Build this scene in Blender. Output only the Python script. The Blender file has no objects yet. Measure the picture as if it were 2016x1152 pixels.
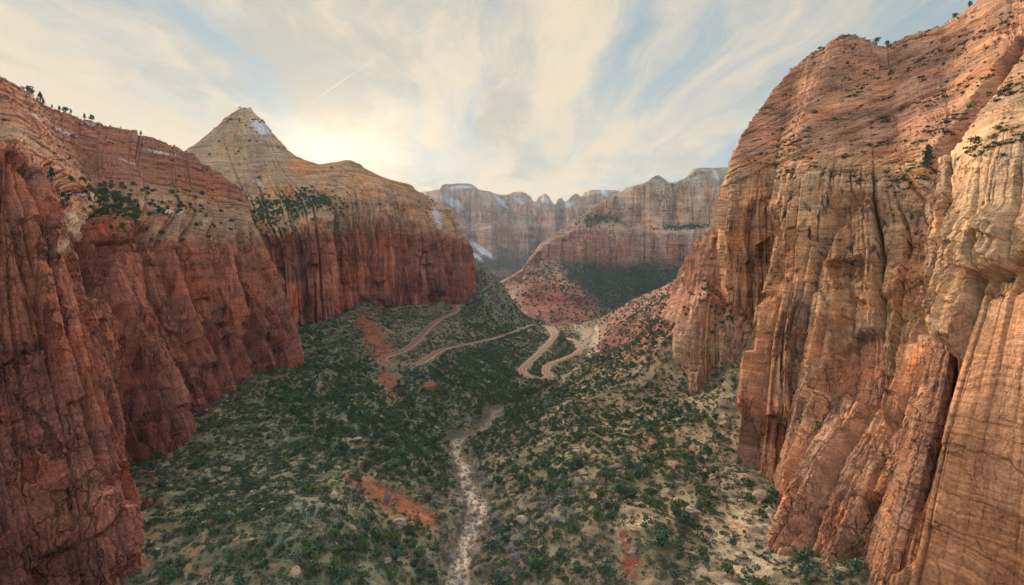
import bpy, math, random
import numpy as np
from mathutils import Vector

random.seed(7)
RNG = np.random.default_rng(11)
SC = bpy.context.scene
COL = SC.collection
R = math.radians

# ------------------------------------------------------------------ camera
F = 1000.0                    # focal length in photograph pixels (frame 2016 x 1152)
PITCH = math.atan(51.0 / F)   # horizon at row 525
S = 0.72                      # metres per unit of the depth figures below
cam_d = bpy.data.cameras.new('camera')
cam_d.sensor_width = 36.0
cam_d.lens = 36.0 * F / 2016.0
cam_d.clip_start = 1.0
cam_d.clip_end = 60000.0
cam = bpy.data.objects.new('camera', cam_d)
COL.objects.link(cam)
cam.location = (0, 0, 0)
cam.rotation_euler = (math.pi / 2 - PITCH, 0, 0)
SC.camera = cam

# ------------------------------------------------------------------ light
SUN_AZ = R(-17.0)             # from the view axis, towards the peak
SUN_EL = R(10.0)
SKY_STRENGTH = 0.06
sun_dir = Vector((math.sin(SUN_AZ) * math.cos(SUN_EL), math.cos(SUN_AZ) * math.cos(SUN_EL), math.sin(SUN_EL)))
glow_dir = Vector((math.sin(R(-18.5)) * math.cos(R(10.5)), math.cos(R(-18.5)) * math.cos(R(10.5)), math.sin(R(10.5))))   # brightest cloud, where the disc sinks behind the ridge
sd = bpy.data.lights.new('sun', 'SUN')
sd.energy = 5.0
sd.angle = R(45)
sd.color = (1.0, 0.80, 0.55)
sun = bpy.data.objects.new('sun', sd)
COL.objects.link(sun)
sun.rotation_euler = sun_dir.to_track_quat('Z', 'Y').to_euler()
SC.view_settings.view_transform = 'Standard'
SC.view_settings.look = 'None'
SC.view_settings.exposure = 1.70
SC.view_settings.gamma = 1.0
SC.view_settings.use_curve_mapping = False
SC.cycles.max_bounces = 4
SC.cycles.diffuse_bounces = 3
SC.cycles.use_denoising = True
SC.cycles.adaptive_threshold = 0.03


class N:
    """tiny node-tree helper"""
    def __init__(self, tree):
        self.t = tree
        for n in list(tree.nodes):
            tree.nodes.remove(n)

    def new(self, typ, **kw):
        n = self.t.nodes.new(typ)
        for k, v in kw.items():
            setattr(n, k, v)
        return n

    def put(self, sock, v):
        if hasattr(v, 'is_output'):
            self.t.links.new(v, sock)
        elif isinstance(v, (tuple, list)) and hasattr(sock, 'default_value') and len(v) == 3 and len(sock.default_value) == 4:
            sock.default_value = (*v, 1.0)
        else:
            sock.default_value = v

    def math(self, op, a, b=0.0, c=0.0, clamp=False):
        n = self.new('ShaderNodeMath', operation=op, use_clamp=clamp)
        for s, v in zip(n.inputs, (a, b, c)):
            self.put(s, v)
        return n.outputs[0]

    def vec(self, op, a, b=(0, 0, 0)):
        n = self.new('ShaderNodeVectorMath', operation=op)
        self.put(n.inputs[0], a)
        if op == 'SCALE':
            self.put(n.inputs['Scale'], b)
        else:
            self.put(n.inputs[1], b)
        return n.outputs['Value'] if op in ('DOT_PRODUCT', 'LENGTH', 'DISTANCE') else n.outputs[0]

    def mapping(self, v, loc=(0, 0, 0), rot=(0, 0, 0), scale=(1, 1, 1)):
        n = self.new('ShaderNodeMapping')
        self.put(n.inputs['Vector'], v)
        n.inputs['Location'].default_value = loc
        n.inputs['Rotation'].default_value = rot
        n.inputs['Scale'].default_value = scale
        return n.outputs[0]

    def noise(self, v, scale=1.0, detail=4.0, rough=0.55, dist=0.0, color=False):
        n = self.new('ShaderNodeTexNoise')
        self.put(n.inputs['Vector'], v)
        n.inputs['Scale'].default_value = scale
        n.inputs['Detail'].default_value = detail
        n.inputs['Roughness'].default_value = rough
        n.inputs['Distortion'].default_value = dist
        return n.outputs['Color' if color else 'Fac']

    def ramp(self, f, lo, hi, a=0.0, b=1.0):
        n = self.new('ShaderNodeMapRange', interpolation_type='SMOOTHSTEP')
        self.put(n.inputs[0], f)
        for s, v in zip(list(n.inputs)[1:5], (lo, hi, a, b)):
            self.put(s, v)
        return n.outputs[0]

    def mix(self, f, a, b, blend='MIX'):
        n = self.new('ShaderNodeMix', data_type='RGBA', blend_type=blend, clamp_factor=True)
        self.put(n.inputs[0], f)
        self.put(n.inputs[6], a)
        self.put(n.inputs[7], b)
        return n.outputs[2]

    def attr(self, name, out='Color'):
        n = self.new('ShaderNodeAttribute', attribute_name=name)
        return n.outputs[out]

    def sep(self, v):
        n = self.new('ShaderNodeSeparateXYZ')
        self.put(n.inputs[0], v)
        return n.outputs

    def comb(self, x, y, z):
        n = self.new('ShaderNodeCombineXYZ')
        for s, v in zip(n.inputs, (x, y, z)):
            self.put(s, v)
        return n.outputs[0]


# ------------------------------------------------------------------ sky: physical sky seen through high thin cloud
world = bpy.data.worlds.new('World')
SC.world = world
world.use_nodes = True
w = N(world.node_tree)
sky = w.new('ShaderNodeTexSky', sky_type='NISHITA')
sky.sun_disc = False
sky.sun_elevation = SUN_EL
sky.sun_rotation = SUN_AZ
sky.altitude = 1600
sky.dust_density = 1.0
sky.air_density = 1.0
tc = w.new('ShaderNodeTexCoord').outputs['Generated']
dirn = w.vec('NORMALIZE', tc)
x, y, z = w.sep(dirn)
zz = w.math('ADD', w.math('MAXIMUM', z, 0.0), 0.16)
pl = w.comb(w.math('DIVIDE', x, zz), w.math('DIVIDE', y, zz), 0.0)
warp = w.noise(w.mapping(pl, scale=(0.55, 0.4, 1)), 1.0, 3, 0.5, color=True)
plw = w.vec('ADD', pl, w.vec('SCALE', w.vec('SUBTRACT', warp, (0.5, 0.5, 0.5)), 1.3))
warp2 = w.noise(w.mapping(pl, loc=(4, 4, 0), scale=(2.2, 1.4, 1)), 1.0, 4, 0.6, color=True)
plw = w.vec('ADD', plw, w.vec('SCALE', w.vec('SUBTRACT', warp2, (0.5, 0.5, 0.5)), 0.35))
streak = w.noise(w.mapping(plw, loc=(3.3, 1.7, 0), rot=(0, 0, R(24)), scale=(2.1, 0.42, 1)), 1.0, 9, 0.62)
sheet = w.noise(w.mapping(plw, loc=(9.1, 4.2, 0), rot=(0, 0, R(-15)), scale=(0.50, 0.36, 1)), 1.0, 6, 0.55)
fine = w.noise(w.mapping(plw, loc=(1.1, 7.2, 0), rot=(0, 0, R(24)), scale=(4.6, 0.9, 1)), 1.0, 8, 0.66)
cov = w.math('ADD', w.math('MULTIPLY', streak, 0.52), w.math('MULTIPLY', sheet, 0.42))
cov = w.math('ADD', cov, w.math('MULTIPLY', fine, 0.38))
cov = w.math('ADD', cov, w.math('MULTIPLY', x, -0.09))          # the bank thins out northwards
cloud = w.ramp(cov, 0.53, 0.75)
toward = w.vec('DOT_PRODUCT', dirn, tuple(sun_dir))
g1 = w.ramp(toward, -0.30, 0.70)
g2 = w.math('POWER', w.math('MAXIMUM', toward, 0.0), 40.0)
g3 = w.math('POWER', w.math('MAXIMUM', toward, 0.0), 420.0)
ccol = w.mix(g1, (0.38, 0.365, 0.34), (0.262, 0.219, 0.162))
lum = w.math('ADD', 1.0, w.math('ADD', w.math('MULTIPLY', g2, 0.22), w.math('MULTIPLY', g3, 0.10)))
ccol = w.vec('SCALE', ccol, lum)
nish = w.vec('SCALE', sky.outputs[0], SKY_STRENGTH)
nish = w.mix(0.80, nish, w.mix(g1, (0.18, 0.235, 0.265), (0.108, 0.138, 0.142)))     # veil of thin high haze
greyc = w.mix(g1, (0.25, 0.275, 0.275), (0.145, 0.148, 0.132))
low = w.noise(w.mapping(plw, loc=(5.0, 2.0, 0), rot=(0, 0, R(10)), scale=(1.5, 0.8, 1)), 1.0, 7, 0.64)
shade = w.ramp(low, 0.46, 0.62)
ccol = w.mix(w.math('MULTIPLY', shade, 0.7), ccol, greyc)
skyc = w.mix(cloud, nish, ccol)
# dusk glow low on the horizon
hz = w.math('POWER', w.math('SUBTRACT', 1.0, w.math('MINIMUM', w.math('MAXIMUM', z, 0.0), 1.0)), 9.0)
band = w.math('ADD', 0.25, w.math('MULTIPLY', w.ramp(w.noise(w.mapping(dirn, scale=(2.2, 2.2, 26)), 1.0, 6, 0.6), 0.38, 0.62), 0.6))
skyc = w.mix(w.math('MULTIPLY', w.math('MULTIPLY', hz, g1), band), skyc, (0.32, 0.205, 0.105))
skyc = w.vec('ADD', skyc, w.vec('SCALE', (0.42, 0.27, 0.11), w.math('MULTIPLY', w.math('POWER', w.math('MAXIMUM', w.vec('DOT_PRODUCT', dirn, tuple(glow_dir)), 0.0), 190.0), 0.40)))


def contrail(az0, el0, az1, el1, half, gain, prev):
    """thin vapour trail along a great circle between two sky directions"""
    def dv(a, e):
        return Vector((math.sin(R(a)) * math.cos(R(e)), math.cos(R(a)) * math.cos(R(e)), math.sin(R(e))))
    a, b = dv(az0, el0), dv(az1, el1)
    nrm = a.cross(b).normalized()
    m = (a + b).normalized()
    dist = w.math('ABSOLUTE', w.vec('DOT_PRODUCT', dirn, tuple(nrm)))
    along = w.vec('DOT_PRODUCT', dirn, tuple(m))
    k = w.math('MULTIPLY', w.ramp(dist, half, 0.0), w.ramp(along, a.dot(m) - 0.0015, a.dot(m) + 0.0015))
    k = w.math('MULTIPLY', k, w.ramp(fine, 0.25, 0.55))
    return w.mix(w.math('MULTIPLY', k, gain), prev, (0.44, 0.39, 0.32))


def sky_angles(px, py):
    v = Vector(((px - 1008) / F, math.cos(PITCH) + (576 - py) / F * math.sin(PITCH), -math.sin(PITCH) + (576 - py) / F * math.cos(PITCH)))
    v.normalize()
    return math.degrees(math.atan2(v.x, v.y)), math.degrees(math.asin(v.z))


skyc = contrail(*sky_angles(640, 183), *sky_angles(686, 151), 0.0013, 0.55, skyc)
skyc = contrail(*sky_angles(690, 148), *sky_angles(905, 5), 0.0010, 0.12, skyc)
skyc = contrail(*sky_angles(556, 248), *sky_angles(569, 240), 0.0011, 0.4, skyc)
bg = w.new('ShaderNodeBackground')
w.put(bg.inputs[0], skyc)
bg.inputs[1].default_value = 1.0
wo = w.new('ShaderNodeOutputWorld')
w.t.links.new(bg.outputs[0], wo.inputs[0])


# ------------------------------------------------------------------ number helpers
PERM = np.random.default_rng(3).permutation(256)
PERM = np.concatenate([PERM, PERM]).astype(np.int32)
_g = np.random.default_rng(4).normal(size=(256, 3))
GRAD = (_g / np.linalg.norm(_g, axis=1)[:, None]).astype(np.float32)
RAND = np.random.default_rng(5).random(4096).astype(np.float32)


def gnoise(x, y, z):
    """gradient noise, about -0.7 .. 0.7"""
    x = np.asarray(x, np.float32); y = np.asarray(y, np.float32); z = np.asarray(z, np.float32)
    xi = np.floor(x).astype(np.int32); yi = np.floor(y).astype(np.int32); zi = np.floor(z).astype(np.int32)
    xf = x - xi; yf = y - yi; zf = z - zi
    u = xf * xf * xf * (xf * (xf * 6 - 15) + 10)
    v = yf * yf * yf * (yf * (yf * 6 - 15) + 10)
    t = zf * zf * zf * (zf * (zf * 6 - 15) + 10)
    def corner(dx, dy, dz):
        h = PERM[PERM[PERM[(xi + dx) & 255] + ((yi + dy) & 255)] + ((zi + dz) & 255)]
        g = GRAD[h]
        return g[..., 0] * (xf - dx) + g[..., 1] * (yf - dy) + g[..., 2] * (zf - dz)
    def lx(dy, dz):
        a = corner(0, dy, dz)
        return a + u * (corner(1, dy, dz) - a)
    def ly(dz):
        a = lx(0, dz)
        return a + v * (lx(1, dz) - a)
    a = ly(0)
    return (a + t * (ly(1) - a)) * 1.4


def fbm(x, y, z, octv=4, gain=0.5, lac=2.03):
    r = 0; a = 1.0; s = 0
    for i in range(octv):
        r = r + a * gnoise(x + 17.3 * i, y + 5.1 * i, z + 9.7 * i)
        s += a
        a *= gain
        x = x * lac; y = y * lac; z = z * lac
    return r / s


def ridged(x, y, z, octv=4, gain=0.5):
    r = 0; a = 1.0; s = 0
    for i in range(octv):
        r = r + a * (1 - 2 * np.abs(gnoise(x + 7.7 * i, y, z + 3.3 * i)))
        s += a
        a *= gain
        x = x * 2.1; y = y * 2.1; z = z * 2.1
    return r / s


def hsh(i, seed=0):
    return RAND[(i.astype(np.int64) * 2654435761 + seed * 40503 + (i.astype(np.int64) >> 5) * 97) % 4096]


def cells(t, seed):
    """1-D Voronoi: (cell id, distance to the nearest border in cell widths, position in the cell)"""
    i = np.floor(t).astype(np.int64)
    best = np.full(t.shape, 9.0, np.float32); sec = best.copy(); bid = i.copy(); off = np.zeros_like(best)
    for k in (-1, 0, 1):
        j = i + k
        c = j + 0.1 + 0.8 * hsh(j, seed)
        d = np.abs(t - c).astype(np.float32)
        near = d < best
        sec = np.where(near, best, np.minimum(sec, d))
        bid = np.where(near, j, bid)
        off = np.where(near, t - c, off)
        best = np.where(near, d, best)
    return bid, (sec - best) * 0.5, off


def smooth(a, lo, hi):
    t = np.clip((a - lo) / (hi - lo), 0, 1)
    return t * t * (3 - 2 * t)


def pchip(t, P, tt):
    """monotone cubic through P (n, ...) at t (n,), sampled at tt"""
    h = np.diff(t).reshape(-1, *([1] * (P.ndim - 1)))
    d = np.diff(P, axis=0) / h
    m = np.zeros_like(P)
    if len(t) > 2:
        w1 = 2 * h[1:] + h[:-1]; w2 = h[1:] + 2 * h[:-1]
        ok = (d[:-1] * d[1:]) > 0
        with np.errstate(divide='ignore', invalid='ignore'):
            hm = (w1 + w2) / (w1 / d[:-1] + w2 / d[1:])
        m[1:-1] = np.where(ok, hm, 0)
    m[0] = d[0]; m[-1] = d[-1]
    k = np.clip(np.searchsorted(t, tt, side='right') - 1, 0, len(t) - 2)
    hh = (t[k + 1] - t[k]).reshape(-1, *([1] * (P.ndim - 1)))
    s = ((tt - t[k]) / (t[k + 1] - t[k])).reshape(-1, *([1] * (P.ndim - 1)))
    return ((1 + 2 * s) * (1 - s) ** 2) * P[k] + s * (1 - s) ** 2 * hh * m[k] + s * s * (3 - 2 * s) * P[k + 1] + s * s * (s - 1) * hh * m[k + 1]


CP, SP = math.cos(PITCH), math.sin(PITCH)


def world_at(px, py, d):
    """photograph pixel + forward distance (before S) -> position in metres"""
    px = np.asarray(px, float); py = np.asarray(py, float); d = np.asarray(d, float) * S
    xc = (px - 1008) / F * d
    up = (576 - py) / F * d
    return np.stack([xc, d * CP + up * SP, up * CP - d * SP], -1)


def pixel_of(P):
    xc = P[..., 0]
    fw = P[..., 1] * CP - P[..., 2] * SP
    up = P[..., 1] * SP + P[..., 2] * CP
    fw = np.maximum(fw, 1e-3)
    return 1008 + xc / fw * F, 576 - up / fw * F, fw


def link(name, me, mat=None, parent=None):
    o = bpy.data.objects.new(name, me)
    COL.objects.link(o)
    if mat is not None and me is not None and not me.materials:
        me.materials.append(mat)
    if parent is not None:
        o.parent = parent
    return o


def tag(o, label=None, cat=None, group=None, kind=None):
    for k, v in (('label', label), ('category', cat), ('group', group), ('kind', kind)):
        if v:
            o[k] = v
    return o


def mesh_from(name, V, faces, smooth_shade=True):
    """V (n,3); faces (m,3|4) index array"""
    me = bpy.data.meshes.new(name)
    V = np.ascontiguousarray(V, np.float32).reshape(-1, 3)
    Fc = np.ascontiguousarray(faces, np.int32)
    k = Fc.shape[1]
    me.vertices.add(len(V)); me.vertices.foreach_set('co', V.ravel())
    me.loops.add(Fc.size); me.loops.foreach_set('vertex_index', Fc.ravel())
    me.polygons.add(len(Fc))
    me.polygons.foreach_set('loop_start', np.arange(0, Fc.size, k, dtype=np.int32))
    me.polygons.foreach_set('loop_total', np.full(len(Fc), k, np.int32))
    me.polygons.foreach_set('use_smooth', np.full(len(Fc), smooth_shade, bool))
    me.update(calc_edges=True)
    return me


def grid_faces(nu, nv, flip=False):
    i = np.arange(nu * nv).reshape(nu, nv)
    q = np.stack([i[:-1, :-1], i[1:, :-1], i[1:, 1:], i[:-1, 1:]], -1).reshape(-1, 4)
    return q[:, ::-1] if flip else q


def set_color(me, name, C):
    a = me.color_attributes.new(name, 'FLOAT_COLOR', 'POINT')
    C = np.asarray(C, np.float32).reshape(-1, 3)
    a.data.foreach_set('color', np.concatenate([C, np.ones((len(C), 1), np.float32)], 1).ravel())


def set_float(me, name, A):
    a = me.attributes.new(name, 'FLOAT', 'POINT')
    a.data.foreach_set('value', np.asarray(A, np.float32).ravel())


def grid_normals(P):
    du = np.gradient(P, axis=0); dv = np.gradient(P, axis=1)
    n = np.cross(du, dv)
    n /= np.maximum(np.linalg.norm(n, axis=-1, keepdims=True), 1e-9)
    if (n * P).sum(-1).mean() > 0:
        return -n, True
    return n, False


def loft(cols, nu, nv, vw=None):
    """surface through a net of columns (bottom to top) of (px, py, d)"""
    A = np.array(cols, float)
    P = world_at(A[..., 0], A[..., 1], A[..., 2])
    pix = A[..., :2]
    du = np.linalg.norm(np.diff(pix, axis=0), axis=-1).mean(1)
    dv = np.linalg.norm(np.diff(pix, axis=1), axis=-1).mean(0)
    mx = (pix[:-1, :, 0].mean(1) + pix[1:, :, 0].mean(1)) / 2
    off = np.where((mx < -20) | (mx > 2040), 0.18, 1.0)
    tu = np.concatenate([[0], np.cumsum(np.maximum(du, 14) * off)])
    tv = np.concatenate([[0], np.cumsum(np.maximum(dv, 10) * (np.array(vw) if vw else 1))])
    tu /= tu[-1]; tv /= tv[-1]
    uu = np.linspace(0, 1, nu); vv = np.linspace(0, 1, nv)
    G = pchip(tv, P.transpose(1, 0, 2), vv)          # nv, C, 3
    G = pchip(tu, G.transpose(1, 0, 2), uu)          # nu, nv, 3
    # metres along the wall, per column line, from the middle rail
    mid = G[:, nv // 2, :2]
    um = np.concatenate([[0], np.cumsum(np.linalg.norm(np.diff(mid, axis=0), axis=1))])
    rail = np.interp(vv, tv, np.arange(len(tv)))      # rail number along v
    colu = np.interp(uu, tu, np.arange(len(tu)))
    return G, um, rail, colu


def blob(px, py, cx, cy, rx, ry, rot=0.0):
    c, s = math.cos(R(rot)), math.sin(R(rot))
    a = (px - cx) * c + (py - cy) * s
    b = -(px - cx) * s + (py - cy) * c
    return np.exp(-((a / rx) ** 2 + (b / ry) ** 2) * 1.2)


def lerp(a, b, t):
    t = np.asarray(t)[..., None]
    return np.asarray(a) * (1 - t) + np.asarray(b) * t


def polyline_dist(x, y, pts):
    """distance in plan to a polyline, and the interpolated parameter along it"""
    best = np.full(x.shape, 1e9); par = np.zeros(x.shape)
    for k in range(len(pts) - 1):
        ax, ay = pts[k][:2]; bx, by = pts[k + 1][:2]
        L = (bx - ax) ** 2 + (by - ay) ** 2 + 1e-9
        t = np.clip(((x - ax) * (bx - ax) + (y - ay) * (by - ay)) / L, 0, 1)
        d = np.hypot(x - ax - t * (bx - ax), y - ay - t * (by - ay))
        m = d < best
        best = np.where(m, d, best); par = np.where(m, k + t, par)
    return best, par


# ------------------------------------------------------------------ materials
def principled(n, color, rough=0.9, bump=None, bstr=0.5, bdist=1.0):
    b = n.new('ShaderNodeBsdfPrincipled')
    n.put(b.inputs['Base Color'], color)
    n.put(b.inputs['Roughness'], rough)
    b.inputs['Specular IOR Level'].default_value = 0.15
    if bump is not None:
        bn = n.new('ShaderNodeBump')
        n.put(bn.inputs['Height'], bump)
        bn.inputs['Strength'].default_value = bstr
        bn.inputs['Distance'].default_value = bdist
        n.t.links.new(bn.outputs[0], b.inputs['Normal'])
    o = n.new('ShaderNodeOutputMaterial')
    n.t.links.new(b.outputs[0], o.inputs[0])
    return b


def material(name):
    m = bpy.data.materials.new(name)
    m.use_nodes = True
    return m, N(m.node_tree)


def rock_material(name, k=1.0, bed=0.5, streak=0.6, cross=(0.0, 0.0, 0.0), bdist=1.0, speck=0.35, tv=1.0):
    """sandstone: vertex colour of the beds, fine laminae, dark water streaks, mottling. k: metres per feature"""
    m, n = material(name)
    pos = n.new('ShaderNodeNewGeometry').outputs['Position']
    base = n.attr('Col')
    msk = n.attr('Mask')            # R: varnish, G: slickrock laminae, B: snow
    mr, mg, mb = n.sep(msk)
    p = n.vec('SCALE', pos, 1.0 / k)
    wob = n.vec('SCALE', n.vec('SUBTRACT', n.noise(p, 0.035, 3, 0.5, color=True), (0.5, 0.5, 0.5)), 14.0)
    pw = n.vec('ADD', p, wob)
    lam = n.noise(n.mapping(pw, rot=cross, scale=(0.03, 0.03, 0.75)), 1.0, 5, 0.62)
    strk = n.noise(n.mapping(p, scale=(0.24, 0.24, 0.010)), 1.0, 5, 0.65)
    big = n.noise(p, 0.022, 4, 0.6)
    fine = n.noise(p, 0.9, 5, 0.68)
    bd = n.math('MULTIPLY', bed, n.math('ADD', 0.40, n.math('MULTIPLY', mg, 0.6)))
    c = n.mix(n.math('MULTIPLY', n.ramp(lam, 0.47, 0.64), bd), base, n.mix(1.0, base, (1.40, 1.36, 1.32), 'MULTIPLY'))
    c = n.mix(n.math('MULTIPLY', n.ramp(lam, 0.48, 0.32), bd), c, n.mix(1.0, c, (0.50, 0.40, 0.36), 'MULTIPLY'))
    c = n.mix(n.math('MULTIPLY', n.ramp(big, 0.42, 0.68), 0.6), c, n.mix(1.0, c, (1.25, 1.0, 0.80), 'MULTIPLY'))
    c = n.mix(n.math('MULTIPLY', n.ramp(big, 0.48, 0.30), 0.6), c, n.mix(1.0, c, (0.72, 0.66, 0.70), 'MULTIPLY'))
    vs = n.math('MULTIPLY', n.ramp(strk, 0.50, 0.66), n.math('MULTIPLY', mr, streak))
    c = n.mix(vs, c, (0.055, 0.042, 0.045))
    vs2 = n.math('MULTIPLY', n.ramp(strk, 0.45, 0.30), n.math('MULTIPLY', mr, streak * 0.7))
    c = n.mix(vs2, c, n.mix(1.0, c, (1.35, 1.18, 0.95), 'MULTIPLY'))
    jf = n.math('MULTIPLY', n.math('SUBTRACT', 1.0, n.math('MULTIPLY', mg, 0.85), clamp=True), n.ramp(n.noise(p, 0.03, 2, 0.5), 0.36, 0.60, 0.12, 1.0))      # how jointed the rock is here
    pv = n.vec('ADD', p, n.vec('SCALE', n.vec('SUBTRACT', n.noise(p, 0.16, 3, 0.5, color=True), (0.5, 0.5, 0.5)), 8.0))
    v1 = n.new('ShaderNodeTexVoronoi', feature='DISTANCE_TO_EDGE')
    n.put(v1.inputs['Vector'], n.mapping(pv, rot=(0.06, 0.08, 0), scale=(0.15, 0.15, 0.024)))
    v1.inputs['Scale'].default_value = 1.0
    v1c = n.new('ShaderNodeTexVoronoi')
    n.put(v1c.inputs['Vector'], n.mapping(pv, rot=(0.06, 0.08, 0), scale=(0.15, 0.15, 0.024)))
    v1c.inputs['Scale'].default_value = 1.0
    v2 = n.new('ShaderNodeTexVoronoi', feature='DISTANCE_TO_EDGE')
    n.put(v2.inputs['Vector'], n.mapping(pv, rot=(-0.05, 0.1, 0.4), scale=(0.50, 0.50, 0.13)))
    v2.inputs['Scale'].default_value = 1.0
    tone = n.sep(v1c.outputs['Color'])
    c = n.mix(n.math('MULTIPLY', n.ramp(tone[0], 0.55, 0.95), n.math('MULTIPLY', jf, min(0.55 * tv, 0.95))), c, n.mix(1.0, c, (1.45, 1.30, 1.18), 'MULTIPLY'))
    c = n.mix(n.math('MULTIPLY', n.ramp(tone[1], 0.55, 0.95), n.math('MULTIPLY', jf, min(0.6 * tv, 0.95))), c, n.mix(1.0, c, (0.50, 0.44, 0.46), 'MULTIPLY'))
    c = n.mix(n.ramp(fine, 0.58, 0.36, 0.0, speck), c, n.mix(1.0, c, (0.42, 0.38, 0.38), 'MULTIPLY'))
    c = n.mix(n.ramp(fine, 0.56, 0.72, 0.0, speck), c, n.mix(1.0, c, (1.40, 1.36, 1.30), 'MULTIPLY'))
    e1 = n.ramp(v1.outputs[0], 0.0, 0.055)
    e2 = n.ramp(v2.outputs[0], 0.0, 0.09)
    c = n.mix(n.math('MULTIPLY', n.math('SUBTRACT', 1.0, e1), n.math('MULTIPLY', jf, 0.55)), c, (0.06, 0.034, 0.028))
    sn = n.math('MULTIPLY', n.ramp(n.math('ADD', mb, n.math('MULTIPLY', n.math('SUBTRACT', fine, 0.5), 2.2)), 0.42, 0.58), 1.0)
    c = n.mix(sn, c, (0.72, 0.76, 0.82))
    h = n.math('ADD', n.math('MULTIPLY', lam, bd), n.math('MULTIPLY', fine, 0.7))
    blk = n.math('ADD', n.math('MULTIPLY', e1, 1.5), n.math('MULTIPLY', e2, 0.6))
    blk = n.math('ADD', blk, n.math('MULTIPLY', tone[2], 1.2))
    h = n.math('ADD', n.math('MULTIPLY', h, 1.3), n.math('MULTIPLY', blk, jf))
    principled(n, c, 0.92, h, 1.0, bdist * k)
    return m


def soil_material(name, k=1.0, bdist=0.6):
    m, n = material(name)
    pos = n.new('ShaderNodeNewGeometry').outputs['Position']
    base = n.attr('Col')
    p = n.vec('SCALE', pos, 1.0 / k)
    big = n.noise(p, 0.05, 5, 0.6)
    fine = n.noise(p, 0.7, 7, 0.7)
    vor = n.new('ShaderNodeTexVoronoi')
    n.put(vor.inputs['Vector'], p)
    vor.inputs['Scale'].default_value = 0.55
    stone = n.ramp(vor.outputs['Distance'], 0.34, 0.18)
    rnd = n.sep(vor.outputs['Color'])[0]
    stone = n.math('MULTIPLY', stone, n.ramp(rnd, 0.62, 0.74))
    c = n.mix(n.ramp(big, 0.35, 0.65, 0.0, 0.6), base, n.mix(1.0, base, (1.25, 1.15, 1.05), 'MULTIPLY'))
    c = n.mix(n.ramp(fine, 0.55, 0.36, 0.0, 0.75), c, n.mix(1.0, c, (0.42, 0.45, 0.42), 'MULTIPLY'))
    c = n.mix(n.ramp(fine, 0.58, 0.72, 0.0, 0.6), c, n.mix(1.0, c, (1.55, 1.45, 1.35), 'MULTIPLY'))
    c = n.mix(n.math('MULTIPLY', stone, 0.55), c, n.mix(0.5, n.mix(1.0, c, (1.7, 1.55, 1.45), 'MULTIPLY'), (0.42, 0.34, 0.28)))
    h = n.math('ADD', fine, n.math('MULTIPLY', stone, 0.8))
    principled(n, c, 0.95, h, 0.9, bdist)
    return m


def plain_material(name, color, var=0.35, rough=0.85, scale=1.5, rand=0.35, tint=(1.2, 1.1, 0.8), translucent=0.0):
    """leaf, bark or stone colour with per-object and noise variation"""
    m, n = material(name)
    pos = n.new('ShaderNodeNewGeometry').outputs['Position']
    f = n.noise(pos, scale, 4, 0.6)
    r = n.new('ShaderNodeObjectInfo').outputs['Random']
    c = n.mix(n.ramp(f, 0.35, 0.65, 0.0, 1.0), n.mix(1.0, (*color, 1), (1 - var,) * 3, 'MULTIPLY'), n.mix(1.0, (*color, 1), (1 + var,) * 3, 'MULTIPLY'))
    c = n.mix(n.math('MULTIPLY', r, rand), c, n.mix(1.0, c, tint, 'MULTIPLY'))
    r2 = n.math('FRACT', n.math('MULTIPLY', r, 7.31))
    c = n.mix(n.math('MULTIPLY', r2, rand), c, n.mix(1.0, c, (0.55, 0.6, 0.7), 'MULTIPLY'))
    principled(n, c, rough, f, 0.5, 0.3)
    return m


# ------------------------------------------------------------------ cliffs
def column(pts, below=70, behind=(110, 1.22)):
    a, b = pts[0], pts[1]
    lean = (a[0] - b[0]) / max(a[1] - b[1], 1.0)
    top = pts[-1]
    return [(a[0] + lean * below, a[1] + below, a[2] * 0.985), *pts, (top[0], top[1] + behind[0], top[2] * behind[1])]


def inside(px, py, poly):
    r = np.zeros(px.shape, bool)
    for k in range(len(poly)):
        x0, y0 = poly[k]; x1, y1 = poly[(k + 1) % len(poly)]
        c = ((y0 > py) != (y1 > py)) & (px < (x1 - x0) * (py - y0) / (y1 - y0 + 1e-9) + x0)
        r ^= c
    return r


def region(px, py, poly, edge):
    """1 inside the outline, 0 outside, soft over `edge` pixels"""
    d, _ = polyline_dist(px, py, poly + poly[:1])
    sd = np.where(inside(px, py, poly), d, -d)
    return smooth(sd, -edge, edge)


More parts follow.
